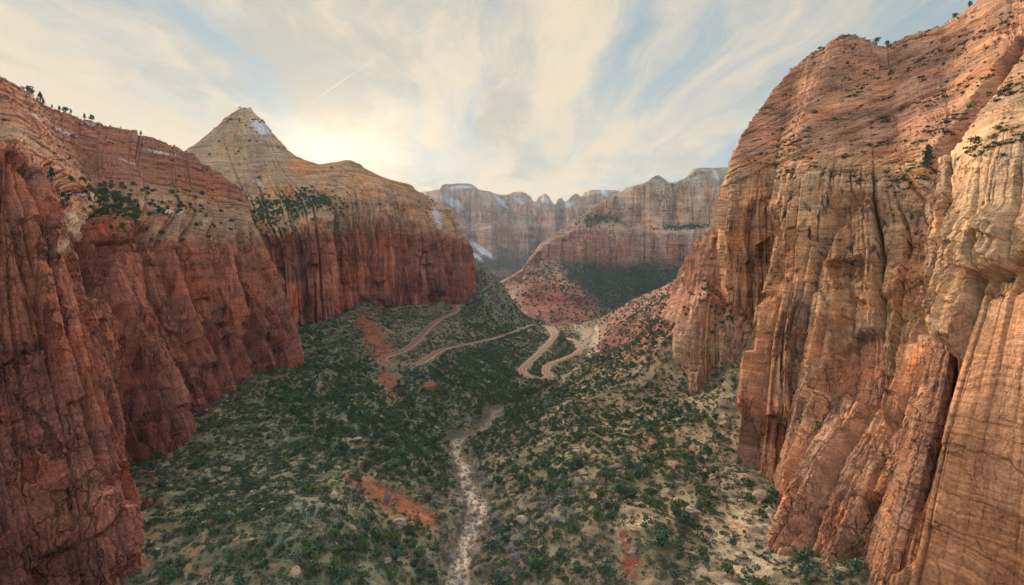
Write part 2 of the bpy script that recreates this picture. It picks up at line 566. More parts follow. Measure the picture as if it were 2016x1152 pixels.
def joints(u, z, P, sc, seed, lean=0.0):
    """fractured wall: buttresses, columns and blocks with open joints. Returns (displacement, block tint)"""
    x, y, zz = P[..., 0], P[..., 1], P[..., 2]
    wv = fbm(x / (90 * sc), y / (90 * sc), zz / (220 * sc), 2) * 6 * sc
    uw = u + wv
    d = 6.0 * sc * (np.abs(gnoise(uw / (70 * sc), zz / (400 * sc), 0 * u + seed)) * 2 - 0.5)
    tint = 0
    #     width  step  groove  half-width  block height  block step  tilt  bend
    for wdt, amp, grv, gw, hh, a2, tl, bend in ((24, 11.0, 11.0, 1.0, 150, 2.4, 0.30, 0.08), (9.0, 4.2, 5.4, 0.50, 62, 1.5, 0.34, 0.12), (3.2, 1.1, 1.6, 0.27, 17, 0.6, 0.32, 0.2), (1.25, 0.30, 0.45, 0.16, 4.0, 0.22, 0.25, 0.3)):
        wdt *= sc; amp *= sc; grv *= sc; gw *= sc; hh *= sc; a2 *= sc
        j = uw + fbm(x / (wdt * 2) + seed, y / (wdt * 2), zz / (wdt * 7.0), 2) * wdt * bend
        i1, e1, o1 = cells(j / wdt, seed + int(wdt * 10))
        row = zz / hh + hsh(i1, seed + 3) * 11 + 0.12 * fbm(x / (wdt * 0.9), y / (wdt * 0.9), zz / wdt, 2)
        i2, e2, o2 = cells(row, seed + 5)
        key = i1 * 131 + i2
        on = hsh(i1, seed + 9) ** 1.2                # some joints are shut
        d = d + amp * (hsh(i1, seed + 1) - 0.5) + a2 * (hsh(key, seed + 2) - 0.5) * 2
        d = d + wdt * tl * (hsh(key, seed + 6) - 0.5) * 2 * o1 - hh * 0.035 * (hsh(key, seed + 7)) * o2
        d = d - grv * (0.10 + 0.90 * on) * np.exp(-(e1 * wdt / gw) ** 1.6)
        d = d - grv * 0.22 * np.exp(-(e2 * hh / (gw * 0.7)) ** 1.6) * hsh(key, seed + 8)
        tint = tint + (hsh(key, seed + 4) - 0.5)
    return d, tint


def beds(P, sc, dip, seed):
    """laminated slickrock: stepped beds that weather to rounded ledges"""
    x, y, z = P[..., 0], P[..., 1], P[..., 2]
    b = z + dip[0] * x + dip[1] * y + 5.0 * sc * fbm(x / (60 * sc), y / (60 * sc), z / (60 * sc), 3)
    d = 0
    for hh, amp in ((9.0, 1.7), (3.4, 1.0), (1.3, 0.42)):
        hh *= sc; amp *= sc
        i, e, o = cells(b / hh + seed, seed + int(hh * 7))
        d = d + amp * ((0.5 - o) * 0.9 + (hsh(i, seed) - 0.5) * 1.1) - amp * 0.5 * np.exp(-(e * hh / (0.16 * hh)) ** 2)
    d = d + 3.2 * sc * fbm(x / (30 * sc), y / (30 * sc), z / (30 * sc), 4)
    return d


SURF = {}          # finished surfaces, for planting and boulders


def cliff(name, cols, nu, nv, wc, ws, colors, varn, mat, sc=1.0, dip=(0.1, 0.1), seed=1, vw=None, edits=None, paint=None, rough=1.0, js=None, ja=1.0):
    """wc / ws: how much each rail is jointed wall / bedded slickrock; colors: rock colour at each rail"""
    G, um, rail, colu = loft(cols, nu, nv, vw)
    n, flip = grid_normals(G)
    k = np.arange(len(wc))
    jit = 0.25 * fbm(G[..., 0] / (30 * sc), G[..., 1] / (30 * sc), G[..., 2] / (14 * sc), 3)
    rl = rail[None, :] + jit
    WC = np.interp(rl, k, wc); WS = np.interp(rl, k, ws); VN = np.interp(rl, k, varn)
    C = np.stack([np.interp(rl, k, [c[j] for c in colors]) for j in range(3)], -1)
    U = np.broadcast_to(um[:, None], G.shape[:2])
    dj, tint = joints(U, G[..., 2], G, js or sc, seed)
    dj = dj * ja
    db = beds(G, sc, dip, seed)
    fz = fbm(G[..., 0] / (5 * sc), G[..., 1] / (5 * sc), G[..., 2] / (5 * sc), 3)
    rg = ridged(G[..., 0] / (13 * sc), G[..., 1] / (13 * sc), G[..., 2] / (20 * sc), 4)
    disp = rough * (WC * (dj + 0.3 * sc * rg) + WS * db + 0.5 * sc * fz + WC * 0.10 * db)
    px, py, fw = pixel_of(G)
    if edits:
        disp = edits(px, py, G, disp, sc)
    edge = smooth(rail, 0.0, 0.6) * 1.0
    P = G + n * (disp * edge[None, :])[..., None]
    n2, _ = grid_normals(P)
    # colour of the rock itself
    b1 = fbm(G[..., 0] / (55 * sc), G[..., 1] / (55 * sc), G[..., 2] / (9 * sc), 4)
    C = C * (1 + 0.55 * b1 + 0.26 * tint * WC)[..., None]
    C = lerp(C, C * np.array([1.15, 0.88, 0.72]), smooth(fbm(G[..., 0] / (34 * sc) + 9, G[..., 1] / (34 * sc), G[..., 2] / (50 * sc), 3), -0.05, 0.35) * 0.8)
    M = np.stack([np.clip(VN * (0.6 + 1.3 * fbm(G[..., 0] / (40 * sc), G[..., 1] / (40 * sc), G[..., 2] / (120 * sc) + seed, 3)), 0, 1.2), WS, 0 * VN], -1)
    if paint:
        C, M = paint(px, py, P, n2, C, M)
    C = np.clip(C, 0.01, 0.8)
    me = mesh_from(name, P, grid_faces(nu, nv, flip), False)
    set_color(me, 'Col', C); set_color(me, 'Mask', M)
    o = link(name, me, mat)
    o['kind'] = 'structure'
    SURF[name] = dict(P=P, n=n2, rail=np.broadcast_to(rail[None, :], P.shape[:2]), px=px, py=py, fw=fw, wc=WC)
    return o


RED = (0.45, 0.192, 0.132); DRED = (0.34, 0.142, 0.108); ORANGE = (0.55, 0.280, 0.150); TAN = (0.56, 0.385, 0.245)
CREAM = (0.62, 0.48, 0.35); BROWN = (0.42, 0.225, 0.155); PINK = (0.52, 0.315, 0.22); PALE = (0.60, 0.50, 0.40)

# --- tall orange wall with its slickrock dome -----------------------------------------------------------------
R1 = [
    column([(1530, 660, 980), (1528, 610, 985), (1526, 545, 990), (1524, 480, 995), (1525, 410, 1000), (1530, 360, 1000), (1535, 330, 1000), (1540, 310, 1000), (1545, 300, 1000)]),
    column([(1440, 650, 720), (1436, 590, 722), (1432, 540, 724), (1430, 480, 727), (1434, 410, 732), (1441, 350, 740), (1452, 310, 748), (1460, 292, 752), (1466, 278, 757)]),
    column([(1432, 640, 640), (1428, 590, 640), (1424, 540, 642), (1422, 480, 645), (1426, 410, 650), (1433, 345, 660), (1444, 305, 670), (1454, 285, 680), (1460, 270, 690)]),
    column([(1475, 650, 600), (1472, 600, 600), (1470, 545, 602), (1468, 480, 606), (1472, 400, 612), (1480, 330, 630), (1490, 290, 650), (1497, 250, 680), (1500, 213, 705)]),
    column([(1522, 660, 592), (1522, 610, 594), (1520, 545, 600), (1520, 470, 606), (1525, 380, 606), (1530, 320, 625), (1538, 265, 655), (1548, 205, 690), (1558, 142, 730)]),
    column([(1490, 945, 400), (1492, 800, 415), (1500, 650, 440), (1528, 510, 470), (1540, 370, 500), (1555, 320, 535), (1570, 265, 580), (1590, 185, 640), (1618, 97, 720)]),
    column([(1560, 955, 395), (1568, 820, 400), (1580, 660, 415), (1600, 510, 440), (1622, 367, 465), (1630, 315, 510), (1640, 255, 560), (1650, 170, 620), (1660, 70, 690)]),
    column([(1533, 1085, 300), (1600, 930, 315), (1680, 780, 335), (1690, 560, 385), (1690, 372, 430), (1692, 320, 480), (1696, 250, 540), (1700, 170, 610), (1704, 80, 690)]),
    column([(1620, 1150, 262), (1680, 1000, 275), (1750, 800, 300), (1775, 560, 350), (1785, 375, 400), (1770, 330, 440), (1758, 260, 510), (1748, 180, 590), (1738, 98, 690)]),
    column([(1690, 1200, 240), (1775, 960, 250), (1812, 780, 272), (1825, 590, 310), (1830, 350, 365), (1825, 310, 405), (1812, 235, 475), (1800, 160, 560), (1792, 76, 665)]),
    column([(1740, 1220, 226), (1808, 960, 234), (1848, 780, 250), (1868, 600, 280), (1870, 340, 330), (1872, 300, 370), (1872, 225, 440), (1868, 140, 540), (1862, 52, 640)]),
    column([(1752, 1250, 207), (1806, 1000, 210), (1864, 750, 217), (1906, 575, 236), (1935, 330, 270), (1945, 270, 310), (1955, 190, 380), (1962, 100, 470), (1968, -22, 580)]),
    column([(1990, 1300, 180), (2016, 1000, 180), (2040, 750, 185), (2060, 550, 200), (2070, 320, 225), (2085, 250, 260), (2100, 160, 320), (2120, 50, 400), (2140, -150, 520)]),
    column([(2500, 1500, 125), (2500, 1000, 125), (2500, 750, 127), (2500, 550, 135), (2500, 250, 155), (2500, 150, 190), (2500, 0, 240), (2500, -200, 300), (2500, -400, 380)]),
]


def r1_edits(px, py, G, d, sc):
    # smooth near wall: few joints
    sm = region(px, py, [(1880, 700), (1930, 590), (2200, 500), (2200, 1400), (1690, 1400), (1765, 1100)], 14)
    d = d * (1 - 0.82 * sm)
    up = region(px, py, [(1530, 380), (1690, 375), (1700, 560), (1540, 620)], 30)
    d = d * (1 - 0.55 * up)
    near_top = region(px, py, [(1840, 340), (1900, 270), (2000, 120), (2300, -100), (2300, 430), (1900, 430)], 25)
    d = d * (1 - 0.65 * near_top)
    lowr = region(px, py, [(1800, 640), (1870, 620), (1868, 720), (1810, 950), (1745, 1150), (1690, 1180), (1760, 900)], 14)
    d = d * (1 - 0.7 * lowr) - 4 * lowr
    # diagonal rift and the gully below it
    def cut(line, wpx, depth):
        dd, _ = polyline_dist(px, py, line)
        return -depth * np.exp(-(dd / wpx) ** 2)
    dd, _ = polyline_dist(px, py, [(2012, 85), (1937, 190), (1882, 262), (1850, 300), (1828, 328)])
    d = d - 34 * (1 - smooth(dd, 8, 15))
    d = d + cut([(1828, 330), (1805, 380), (1800, 470), (1795, 560), (1800, 640)], 9, 12)
    d = d + cut([(1880, 670), (1845, 800), (1800, 980), (1748, 1150)], 5, 7)
    d = d + cut([(1832, 660), (1800, 740), (1740, 900), (1690, 1010), (1660, 1150)], 6, 5)
    d = d + cut([(1545, 620), (1530, 700), (1518, 800), (1505, 945)], 4, 3)
    d = d + cut([(1700, 790), (1650, 880), (1600, 980), (1560, 1080)], 7, 6)
    d = d + cut([(1760, 840), (1700, 960), (1640, 1090)], 6, 5)
    # the standing slab beside the smooth wall
    slab = region(px, py, [(1822, 675), (1868, 668), (1888, 705), (1850, 880), (1800, 1100), (1740, 1160), (1776, 950), (1790, 800)], 7)
    d = d - slab * 3.0
    slab2 = region(px, py, [(1775, 680), (1812, 668), (1822, 690), (1790, 800), (1750, 900), (1735, 890), (1760, 780)], 6)
    d = d + slab2 * 3.5
    # alcoves: big arch and the smaller ones
    arch = region(px, py, [(1625, 730), (1640, 690), (1672, 655), (1712, 640), (1718, 700), (1712, 790), (1650, 770), (1600, 765)], 6)
    d = np.where(arch > 0.5, d * 0.3, d) - arch * 8.0
    a2 = region(px, py, [(1600, 470), (1625, 405), (1662, 375), (1702, 375), (1680, 410), (1650, 450), (1625, 510)], 5)
    d = d - a2 * 13
    a3 = region(px, py, [(1462, 420), (1482, 395), (1516, 395), (1528, 460), (1520, 560), (1500, 600), (1485, 520), (1470, 470)], 6)
    d = d - a3 * 7.0
    a4 = region(px, py, [(1630, 520), (1690, 500), (1700, 540), (1672, 560), (1640, 548)], 4)
    d = d - a4 * 8.0
    return d


def r1_paint(px, py, P, n, C, M):
    fl = fbm(P[..., 0] / 25, P[..., 1] / 25, P[..., 2] / 25, 4)
    wall = region(px, py, [(1420, 420), (1540, 360), (1700, 360), (1800, 380), (1800, 560), (1600, 580), (1480, 620), (1400, 600)], 40)
    C = lerp(C, np.array((0.56, 0.31, 0.165)) * (1 + 0.5 * fl)[..., None], wall * 0.62)
    cream = blob(px, py, 1600, 420, 50, 60) + blob(px, py, 1860, 430, 60, 90) + blob(px, py, 1740, 470, 50, 70) + blob(px, py, 1700, 600, 120, 60) * 0.7
    C = lerp(C, np.array((0.62, 0.43, 0.27)) * (1 + 0.4 * fl)[..., None], np.clip(cream, 0, 1) * 0.7)
    near = region(px, py, [(1880, 690), (1930, 590), (2200, 500), (2200, 1400), (1690, 1400), (1765, 1100)], 20)
    C = lerp(C, np.array((0.52, 0.305, 0.19)) * (1 + 0.45 * fl)[..., None], near * 0.85)
    C = lerp(C, np.array((0.56, 0.35, 0.215)), near * np.clip(blob(px, py, 1960, 640, 80, 45, 35) + 0.6 * blob(px, py, 1800, 1040, 25, 60, 20), 0, 1) * 0.7)
    arch = region(px, py, [(1625, 730), (1640, 690), (1672, 655), (1712, 640), (1718, 700), (1712, 790), (1650, 770), (1600, 765)], 8)
    C = lerp(C, np.array((0.48, 0.235, 0.155)), arch * 0.8)
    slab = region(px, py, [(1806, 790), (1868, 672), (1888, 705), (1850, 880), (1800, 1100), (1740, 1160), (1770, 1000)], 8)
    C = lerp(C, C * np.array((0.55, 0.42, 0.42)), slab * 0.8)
    dome = smooth(330 - py + (px - 1700) * 0.1, 0, 60)
    rdd, _ = polyline_dist(px, py, [(2060, 40), (1955, 190), (1900, 262), (1865, 300), (1800, 380)])
    past = inside(px, py, [(2060, 40), (1955, 190), (1900, 262), (1865, 300), (1830, 340), (1850, 460), (2300, 460), (2300, 0)])
    dome = dome * (1 - past)
    C = lerp(C, np.array((0.60, 0.42, 0.275)) * (1 + 0.5 * fl)[..., None], past * 0.75)
    C = lerp(C, np.array((0.52, 0.31, 0.21)) * (1 + 0.6 * fl)[..., None], dome * 0.55)
    lumc = C.mean(-1, keepdims=True)
    C = (C * 1.03 - lumc * 0.03) * (0.88 + 0.5 * fl)[..., None]
    M[..., 0] *= 1 - 0.6 * near
    M[..., 1] = np.maximum(M[..., 1], near * 0.9)
    M[..., 1] = np.maximum(M[..., 1], wall * 0.65)
    M[..., 0] = np.maximum(M[..., 0], wall * 1.15)
    return C, M


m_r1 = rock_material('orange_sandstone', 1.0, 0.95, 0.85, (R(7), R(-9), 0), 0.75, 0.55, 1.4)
right_cliff = cliff('orange_cliff', R1, 600, 640, [1, 1, 1, 1, 1, .75, .12, .05, .05, .1, 0], [0, 0.1, .1, .15, .3, .5, 1, 1, 1, .9, .5],
                    [BROWN, (0.44, 0.25, 0.175), (0.50, 0.295, 0.20), (0.52, 0.31, 0.20), TAN, CREAM, TAN, PINK, PINK, PINK, PINK], [.3, .3, .5, .7, .9, .9, .2, .12, .12, .1, 0],
                    m_r1, 0.72, (-0.42, 0.05), 3, edits=r1_edits, paint=r1_paint, js=0.95, ja=1.35)
tag(right_cliff, 'towering orange and cream sandstone wall under a bushy slickrock dome', 'cliff')

# the slab standing free of the wall
PIL = [
    column([(1688, 1175, 262), (1735, 1000, 268), (1772, 860, 276), (1800, 760, 284), (1818, 700, 290), (1824, 676, 292)], 30, (6, 1.01)),
    column([(1706, 1180, 236), (1752, 1000, 242), (1790, 860, 250), (1815, 760, 257), (1830, 695, 263), (1838, 668, 268)], 30, (4, 1.03)),
    column([(1752, 1185, 216), (1800, 1000, 222), (1834, 860, 230), (1858, 760, 237), (1868, 695, 243), (1868, 670, 250)], 30, (4, 1.05)),
    column([(1772, 1180, 220), (1818, 1000, 226), (1852, 860, 234), (1876, 760, 241), (1886, 705, 247), (1880, 684, 256)], 30, (6, 1.05)),
    column([(1790, 1170, 250), (1836, 1000, 256), (1868, 860, 262), (1892, 760, 268), (1900, 715, 272), (1894, 695, 276)], 30, (6, 1.01)),
]


def pil_paint(px, py, P, n, C, M):
    M[..., 0] = 0.9
    return C, M


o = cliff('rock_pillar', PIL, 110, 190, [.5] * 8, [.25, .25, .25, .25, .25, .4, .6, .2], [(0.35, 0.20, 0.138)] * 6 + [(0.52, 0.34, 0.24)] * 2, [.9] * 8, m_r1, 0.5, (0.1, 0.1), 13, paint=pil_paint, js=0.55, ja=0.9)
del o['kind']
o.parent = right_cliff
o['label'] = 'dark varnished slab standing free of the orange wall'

# --- stepped buttress at the foot of that wall ----------------------------------------------------------------
R2 = [
    column([(1300, 700, 1050), (1300, 660, 1050), (1305, 620, 1060), (1312, 600, 1080), (1318, 590, 1100), (1330, 575, 1110), (1340, 560, 1120)]),
    column([(1322, 700, 800), (1322, 660, 805), (1330, 615, 815), (1338, 590, 850), (1345, 572, 880), (1352, 530, 900), (1362, 500, 915)]),
    column([(1345, 745, 655), (1340, 690, 660), (1350, 622, 670), (1358, 585, 735), (1362, 565, 785), (1370, 500, 805), (1384, 466, 825)]),
    column([(1385, 772, 612), (1385, 690, 617), (1390, 604, 627), (1395, 575, 690), (1395, 555, 742), (1398, 482, 762), (1402, 454, 782)]),
    column([(1420, 742, 602), (1425, 680, 607), (1430, 622, 617), (1435, 600, 652), (1435, 580, 682), (1430, 500, 702), (1426, 450, 722)]),
    column([(1470, 735, 562), (1475, 690, 567), (1480, 650, 577), (1482, 632, 602), (1484, 610, 622), (1480, 540, 642), (1475, 480, 662)]),
    column([(1540, 760, 540), (1545, 700, 545), (1550, 650, 555), (1552, 632, 580), (1554, 610, 600), (1550, 540, 620), (1545, 480, 640)]),
]
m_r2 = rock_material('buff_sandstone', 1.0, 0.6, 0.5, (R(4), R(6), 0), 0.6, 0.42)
o = cliff('stepped_buttress', R2, 200, 330, [1, 1, 1, .9, .3, .9, 1, 1, 0], [.2, .2, .3, .4, .5, .3, .2, .3, .2],
          [BROWN, (0.48, 0.29, 0.20), (0.54, 0.37, 0.26), (0.48, 0.29, 0.20), BROWN, BROWN, (0.44, 0.25, 0.17), (0.44, 0.25, 0.17), BROWN], [.3] * 9, m_r2, 0.72, (0.2, 0.1), 8, js=0.85, ja=1.0)
tag(o, 'pale stepped rock buttress at the foot of the orange wall', 'cliff')

# --- red jointed wall across the valley -----------------------------------------------------------------------
L1 = [
    column([(-500, 1500, 180), (-520, 1000, 190), (-540, 600, 205), (-540, 330, 225), (-520, 260, 260), (-500, 60, 330), (-480, -150, 430)]),
    column([(-160, 1400, 205), (-190, 1000, 215), (-220, 640, 235), (-250, 340, 262), (-240, 300, 300), (-220, 150, 370), (-200, 20, 470)]),
    column([(20, 1300, 226), (-20, 960, 238), (-60, 640, 262), (-110, 330, 292), (-90, 290, 340), (-80, 190, 400), (-90, 100, 490)]),
    column([(130, 1210, 255), (95, 920, 268), (60, 620, 290), (25, 290, 318), (40, 262, 370), (20, 215, 430), (0, 160, 510)]),
    column([(245, 1130, 285), (205, 870, 300), (165, 610, 318), (95, 345, 345), (110, 318, 400), (75, 255, 455), (50, 185, 540)]),
    column([(276, 1015, 345), (236, 800, 352), (200, 620, 362), (150, 385, 385), (172, 362, 450), (125, 292, 520), (100, 214, 600)]),
    column([(262, 905, 420), (250, 790, 424), (215, 640, 428), (165, 470, 440), (190, 395, 490), (165, 320, 560), (165, 238, 640)]),
    column([(352, 868, 466), (315, 740, 474), (272, 610, 480), (215, 440, 490), (250, 398, 540), (235, 320, 600), (235, 258, 690)]),
    column([(385, 832, 510), (345, 720, 516), (305, 600, 522), (290, 470, 530), (310, 400, 580), (290, 335, 630), (290, 268, 710)]),
    column([(425, 808, 540), (395, 720, 546), (355, 600, 552), (325, 477, 560), (345, 405, 620), (335, 345, 660), (330, 285, 720)]),
    column([(500, 765, 635), (475, 690, 640), (440, 590, 645), (405, 474, 655), (412, 425, 690), (400, 370, 710), (385, 310, 740)]),
    column([(545, 745, 690), (522, 680, 694), (490, 585, 700), (455, 473, 708), (455, 430, 735), (445, 385, 745), (430, 340, 760)]),
    column([(580, 728, 745), (564, 665, 748), (535, 580, 752), (495, 472, 760), (490, 438, 775), (480, 402, 780), (466, 364, 785)]),
    column([(584, 700, 830), (568, 650, 832), (540, 565, 835), (502, 472, 840), (496, 442, 845), (490, 412, 850), (480, 385, 850)]),
    column([(520, 670, 1000), (510, 630, 1000), (490, 560, 1000), (450, 478, 1000), (445, 448, 1000), (440, 420, 1000), (435, 395, 1000)]),
]


def l1_edits(px, py, G, d, sc):
    def cut(line, wpx, depth):
        dd, _ = polyline_dist(px, py, line)
        return -depth * np.exp(-(dd / wpx) ** 2)
    d = d + cut([(205, 490), (235, 590), (265, 700), (285, 780), (300, 860)], 8, 8)
    d = d + cut([(60, 330), (105, 480), (130, 640), (160, 760), (185, 900), (215, 1000)], 7, 7)
    d = d + cut([(20, 300), (45, 420), (60, 520), (95, 650)], 6, 6)
    d = d + cut([(372, 470), (395, 560), (412, 660), (440, 780)], 5, 5)
    d = d + cut([(455, 470), (490, 560), (520, 660), (540, 730)], 5, 5)
    flat = region(px, py, [(215, 500), (285, 500), (288, 560), (275, 610), (235, 600), (225, 560)], 8)
    d = d * (1 - 0.8 * flat) + flat * 2.5
    b = region(px, py, [(150, 990), (200, 965), (235, 1030), (225, 1120), (190, 1140), (160, 1080)], 8)
    d = d + b * 5
    b = region(px, py, [(78, 950), (110, 935), (125, 1040), (110, 1090), (85, 1050)], 7)
    d = d + b * 3
    # the tree-covered shelf behind the rim
    return d


def l1_paint(px, py, P, n, C, M):
    fl = fbm(P[..., 0] / 20, P[..., 1] / 20, P[..., 2] / 20, 4)
    white = region(px, py, [(110, 495), (140, 430), (165, 415), (160, 495)], 6)
    C = lerp(C, (0.62, 0.50, 0.42), white)
    M[..., 0] *= 1 - white
    pale = region(px, py, [(300, 470), (330, 430), (420, 400), (500, 400), (510, 470)], 18)
    C = lerp(C, np.array((0.50, 0.36, 0.25)) * (1 + 0.5 * fl)[..., None], pale * 0.75)
    org = blob(px, py, 60, 560, 60, 120, 20) + blob(px, py, 190, 720, 30, 140, 15) + blob(px, py, 110, 1040, 60, 80)
    C = lerp(C, np.array((0.42, 0.17, 0.085)) * (1 + 0.5 * fl)[..., None], np.clip(org, 0, 1) * 0.6)
    vdk = blob(px, py, 60, 760, 110, 110) + blob(px, py, 40, 1100, 120, 60)
    C = lerp(C, np.array((0.19, 0.085, 0.07)) * (1 + 0.5 * fl)[..., None], np.clip(vdk, 0, 1) * 0.75)
    dome = smooth(390 - py, 0, 40) * (px > 60)
    C = lerp(C, np.array((0.40, 0.185, 0.125)) * (1 + 0.5 * fl)[..., None], dome * 0.7)
    snow = 0
    for cx, cy, rx, ry, a in ((75, 232, 40, 4, 30), (130, 262, 50, 4, 30), (180, 245, 30, 3, 20), (320, 300, 50, 4, 15), (250, 320, 30, 3, 25), (160, 385, 60, 5, 0), (330, 415, 60, 8, 10)):
        snow = np.maximum(snow, blob(px, py, cx, cy, rx, ry, a))
    M[..., 2] = np.clip(snow * 0.62 * smooth(n[..., 2], 0.0, 0.4), 0, 1)
    return C, M


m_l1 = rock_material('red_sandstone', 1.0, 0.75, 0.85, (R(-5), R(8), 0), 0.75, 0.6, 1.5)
o = cliff('red_cliff', L1, 620, 520, [1, 1, 1, 1, .8, .12, .12, .15, 0], [.1, .1, .1, .1, .3, .8, 1, 1, .5],
          [DRED, DRED, DRED, RED, RED, TAN, BROWN, BROWN, BROWN], [.6, .7, .8, .9, .8, .2, .15, .1, 0], m_l1, 0.72, (-0.22, 0.05), 21,
          edits=l1_edits, paint=l1_paint, js=1.45, ja=1.5)
tag(o, 'deep red jointed sandstone wall with a rounded red slickrock top', 'cliff')

# --- mesa with the pyramid peak -------------------------------------------------------------------------------
L2 = [
    column([(330, 660, 1300), (330, 560, 1300), (330, 475, 1310), (330, 440, 1330), (330, 400, 1430), (320, 370, 1500), (300, 350, 1580)]),
    column([(440, 648, 1230), (436, 560, 1235), (430, 474, 1245), (425, 440, 1265), (420, 400, 1370), (400, 350, 1440), (366, 298, 1530)]),
    column([(520, 646, 1180), (512, 560, 1185), (500, 472, 1195), (492, 440, 1215), (480, 400, 1330), (460, 340, 1430), (420, 257, 1540)]),
    column([(560, 646, 1160), (552, 560, 1165), (540, 470, 1175), (532, 440, 1195), (520, 395, 1310), (492, 330, 1430), (452, 227, 1545)]),
    column([(605, 640, 1160), (598, 560, 1165), (585, 468, 1175), (578, 440, 1192), (565, 392, 1300), (522, 320, 1425), (481, 213, 1550)]),
    column([(640, 633, 1172), (638, 550, 1177), (630, 466, 1187), (625, 438, 1204), (610, 392, 1290), (555, 335, 1410), (515, 240, 1545)]),
    column([(690, 608, 1240), (690, 540, 1245), (682, 466, 1257), (676, 430, 1272), (655, 388, 1310), (600, 350, 1390), (545, 278, 1535)]),
    column([(715, 602, 1275), (714, 535, 1280), (708, 464, 1290), (702, 420, 1304), (690, 380, 1330), (640, 352, 1385), (572, 304, 1500)]),
    column([(738, 600, 1312), (737, 530, 1317), (732, 463, 1327), (727, 410, 1342), (715, 374, 1357), (680, 348, 1385), (628, 324, 1440)]),
    column([(772, 597, 1362), (774, 525, 1367), (772, 462, 1377), (765, 405, 1392), (750, 370, 1405), (728, 347, 1418), (686, 317, 1432)]),
    column([(800, 588, 1420), (800, 522, 1424), (800, 465, 1433), (790, 412, 1445), (776, 380, 1458), (758, 358, 1470), (722, 336, 1488)]),
    column([(830, 578, 1480), (830, 520, 1485), (830, 470, 1495), (816, 425, 1505), (804, 398, 1515), (790, 375, 1525), (765, 353, 1540)]),
    column([(860, 568, 1545), (860, 520, 1550), (855, 470, 1556), (840, 432, 1565), (828, 408, 1573), (815, 388, 1582), (796, 362, 1598)]),
    column([(885, 560, 1605), (882, 520, 1610), (874, 472, 1616), (862, 442, 1624), (852, 422, 1633), (842, 404, 1642), (826, 378, 1655)]),
    column([(910, 552, 1665), (906, 522, 1668), (898, 480, 1672), (886, 452, 1678), (877, 432, 1684), (868, 418, 1690), (856, 400, 1702)]),
    column([(931, 545, 1722), (927, 524, 1724), (919, 490, 1727), (907, 462, 1731), (899, 442, 1735), (892, 427, 1740), (884, 411, 1750)]),
    column([(929, 547, 1860), (925, 526, 1862), (916, 492, 1864), (904, 464, 1867), (897, 446, 1870), (891, 432, 1874), (884, 418, 1880)]),
    column([(860, 555, 2200), (858, 535, 2200), (852, 500, 2200), (846, 475, 2200), (842, 460, 2200), (838, 450, 2200), (834, 440, 2200)]),
]


def l2_paint(px, py, P, n, C, M):
    fl = fbm(P[..., 0] / 40, P[..., 1] / 40, P[..., 2] / 40, 4)
    pyr = region(px, py, [(360, 305), (480, 200), (575, 305), (560, 345), (450, 360), (400, 330)], 20)
    C = lerp(C, np.array((0.50, 0.40, 0.275)) * (1 + 0.4 * fl)[..., None], pyr * 0.8)
    grey = blob(px, py, 620, 425, 80, 12)
    C = lerp(C, (0.50, 0.42, 0.32), np.clip(grey, 0, 1) * 0.6)
    snow = np.maximum(blob(px, py, 862, 425, 10, 34, -28), blob(px, py, 512, 252, 34, 16, 42))
    snow = np.maximum(snow, blob(px, py, 505, 358, 25, 5, 35) * 0.8)
    M[..., 2] = np.clip(snow * 0.72, 0, 1)
    return C, M


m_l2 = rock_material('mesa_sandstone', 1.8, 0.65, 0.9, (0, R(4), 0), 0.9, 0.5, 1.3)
o = cliff('pyramid_mesa', L2, 520, 340, [1, 1, 1, .95, .75, .45, .14, .04, 0], [0, .1, .1, .3, .5, .6, .8, .7, .4],
          [DRED, DRED, RED, (0.36, 0.14, 0.09), TAN, TAN, (0.54, 0.37, 0.24), (0.55, 0.39, 0.26), TAN], [.5, .6, .9, .9, .6, .4, .2, .15, 0], m_l2, 1.15, (0.03, 0.02), 31, paint=l2_paint, js=1.5, ja=1.7)
tag(o, 'red-walled mesa rising to a pale snow-flecked pyramid peak', 'mountain')

# --- terraced mesa beyond the bend of the valley --------------------------------------------------------------
def mcol(toe, t1, t2, cb, cr, ti, tb, tt, sk):
    return column([toe, t1, t2, cb, cr, ti, tb, tt, sk], 30, (40, 1.15))


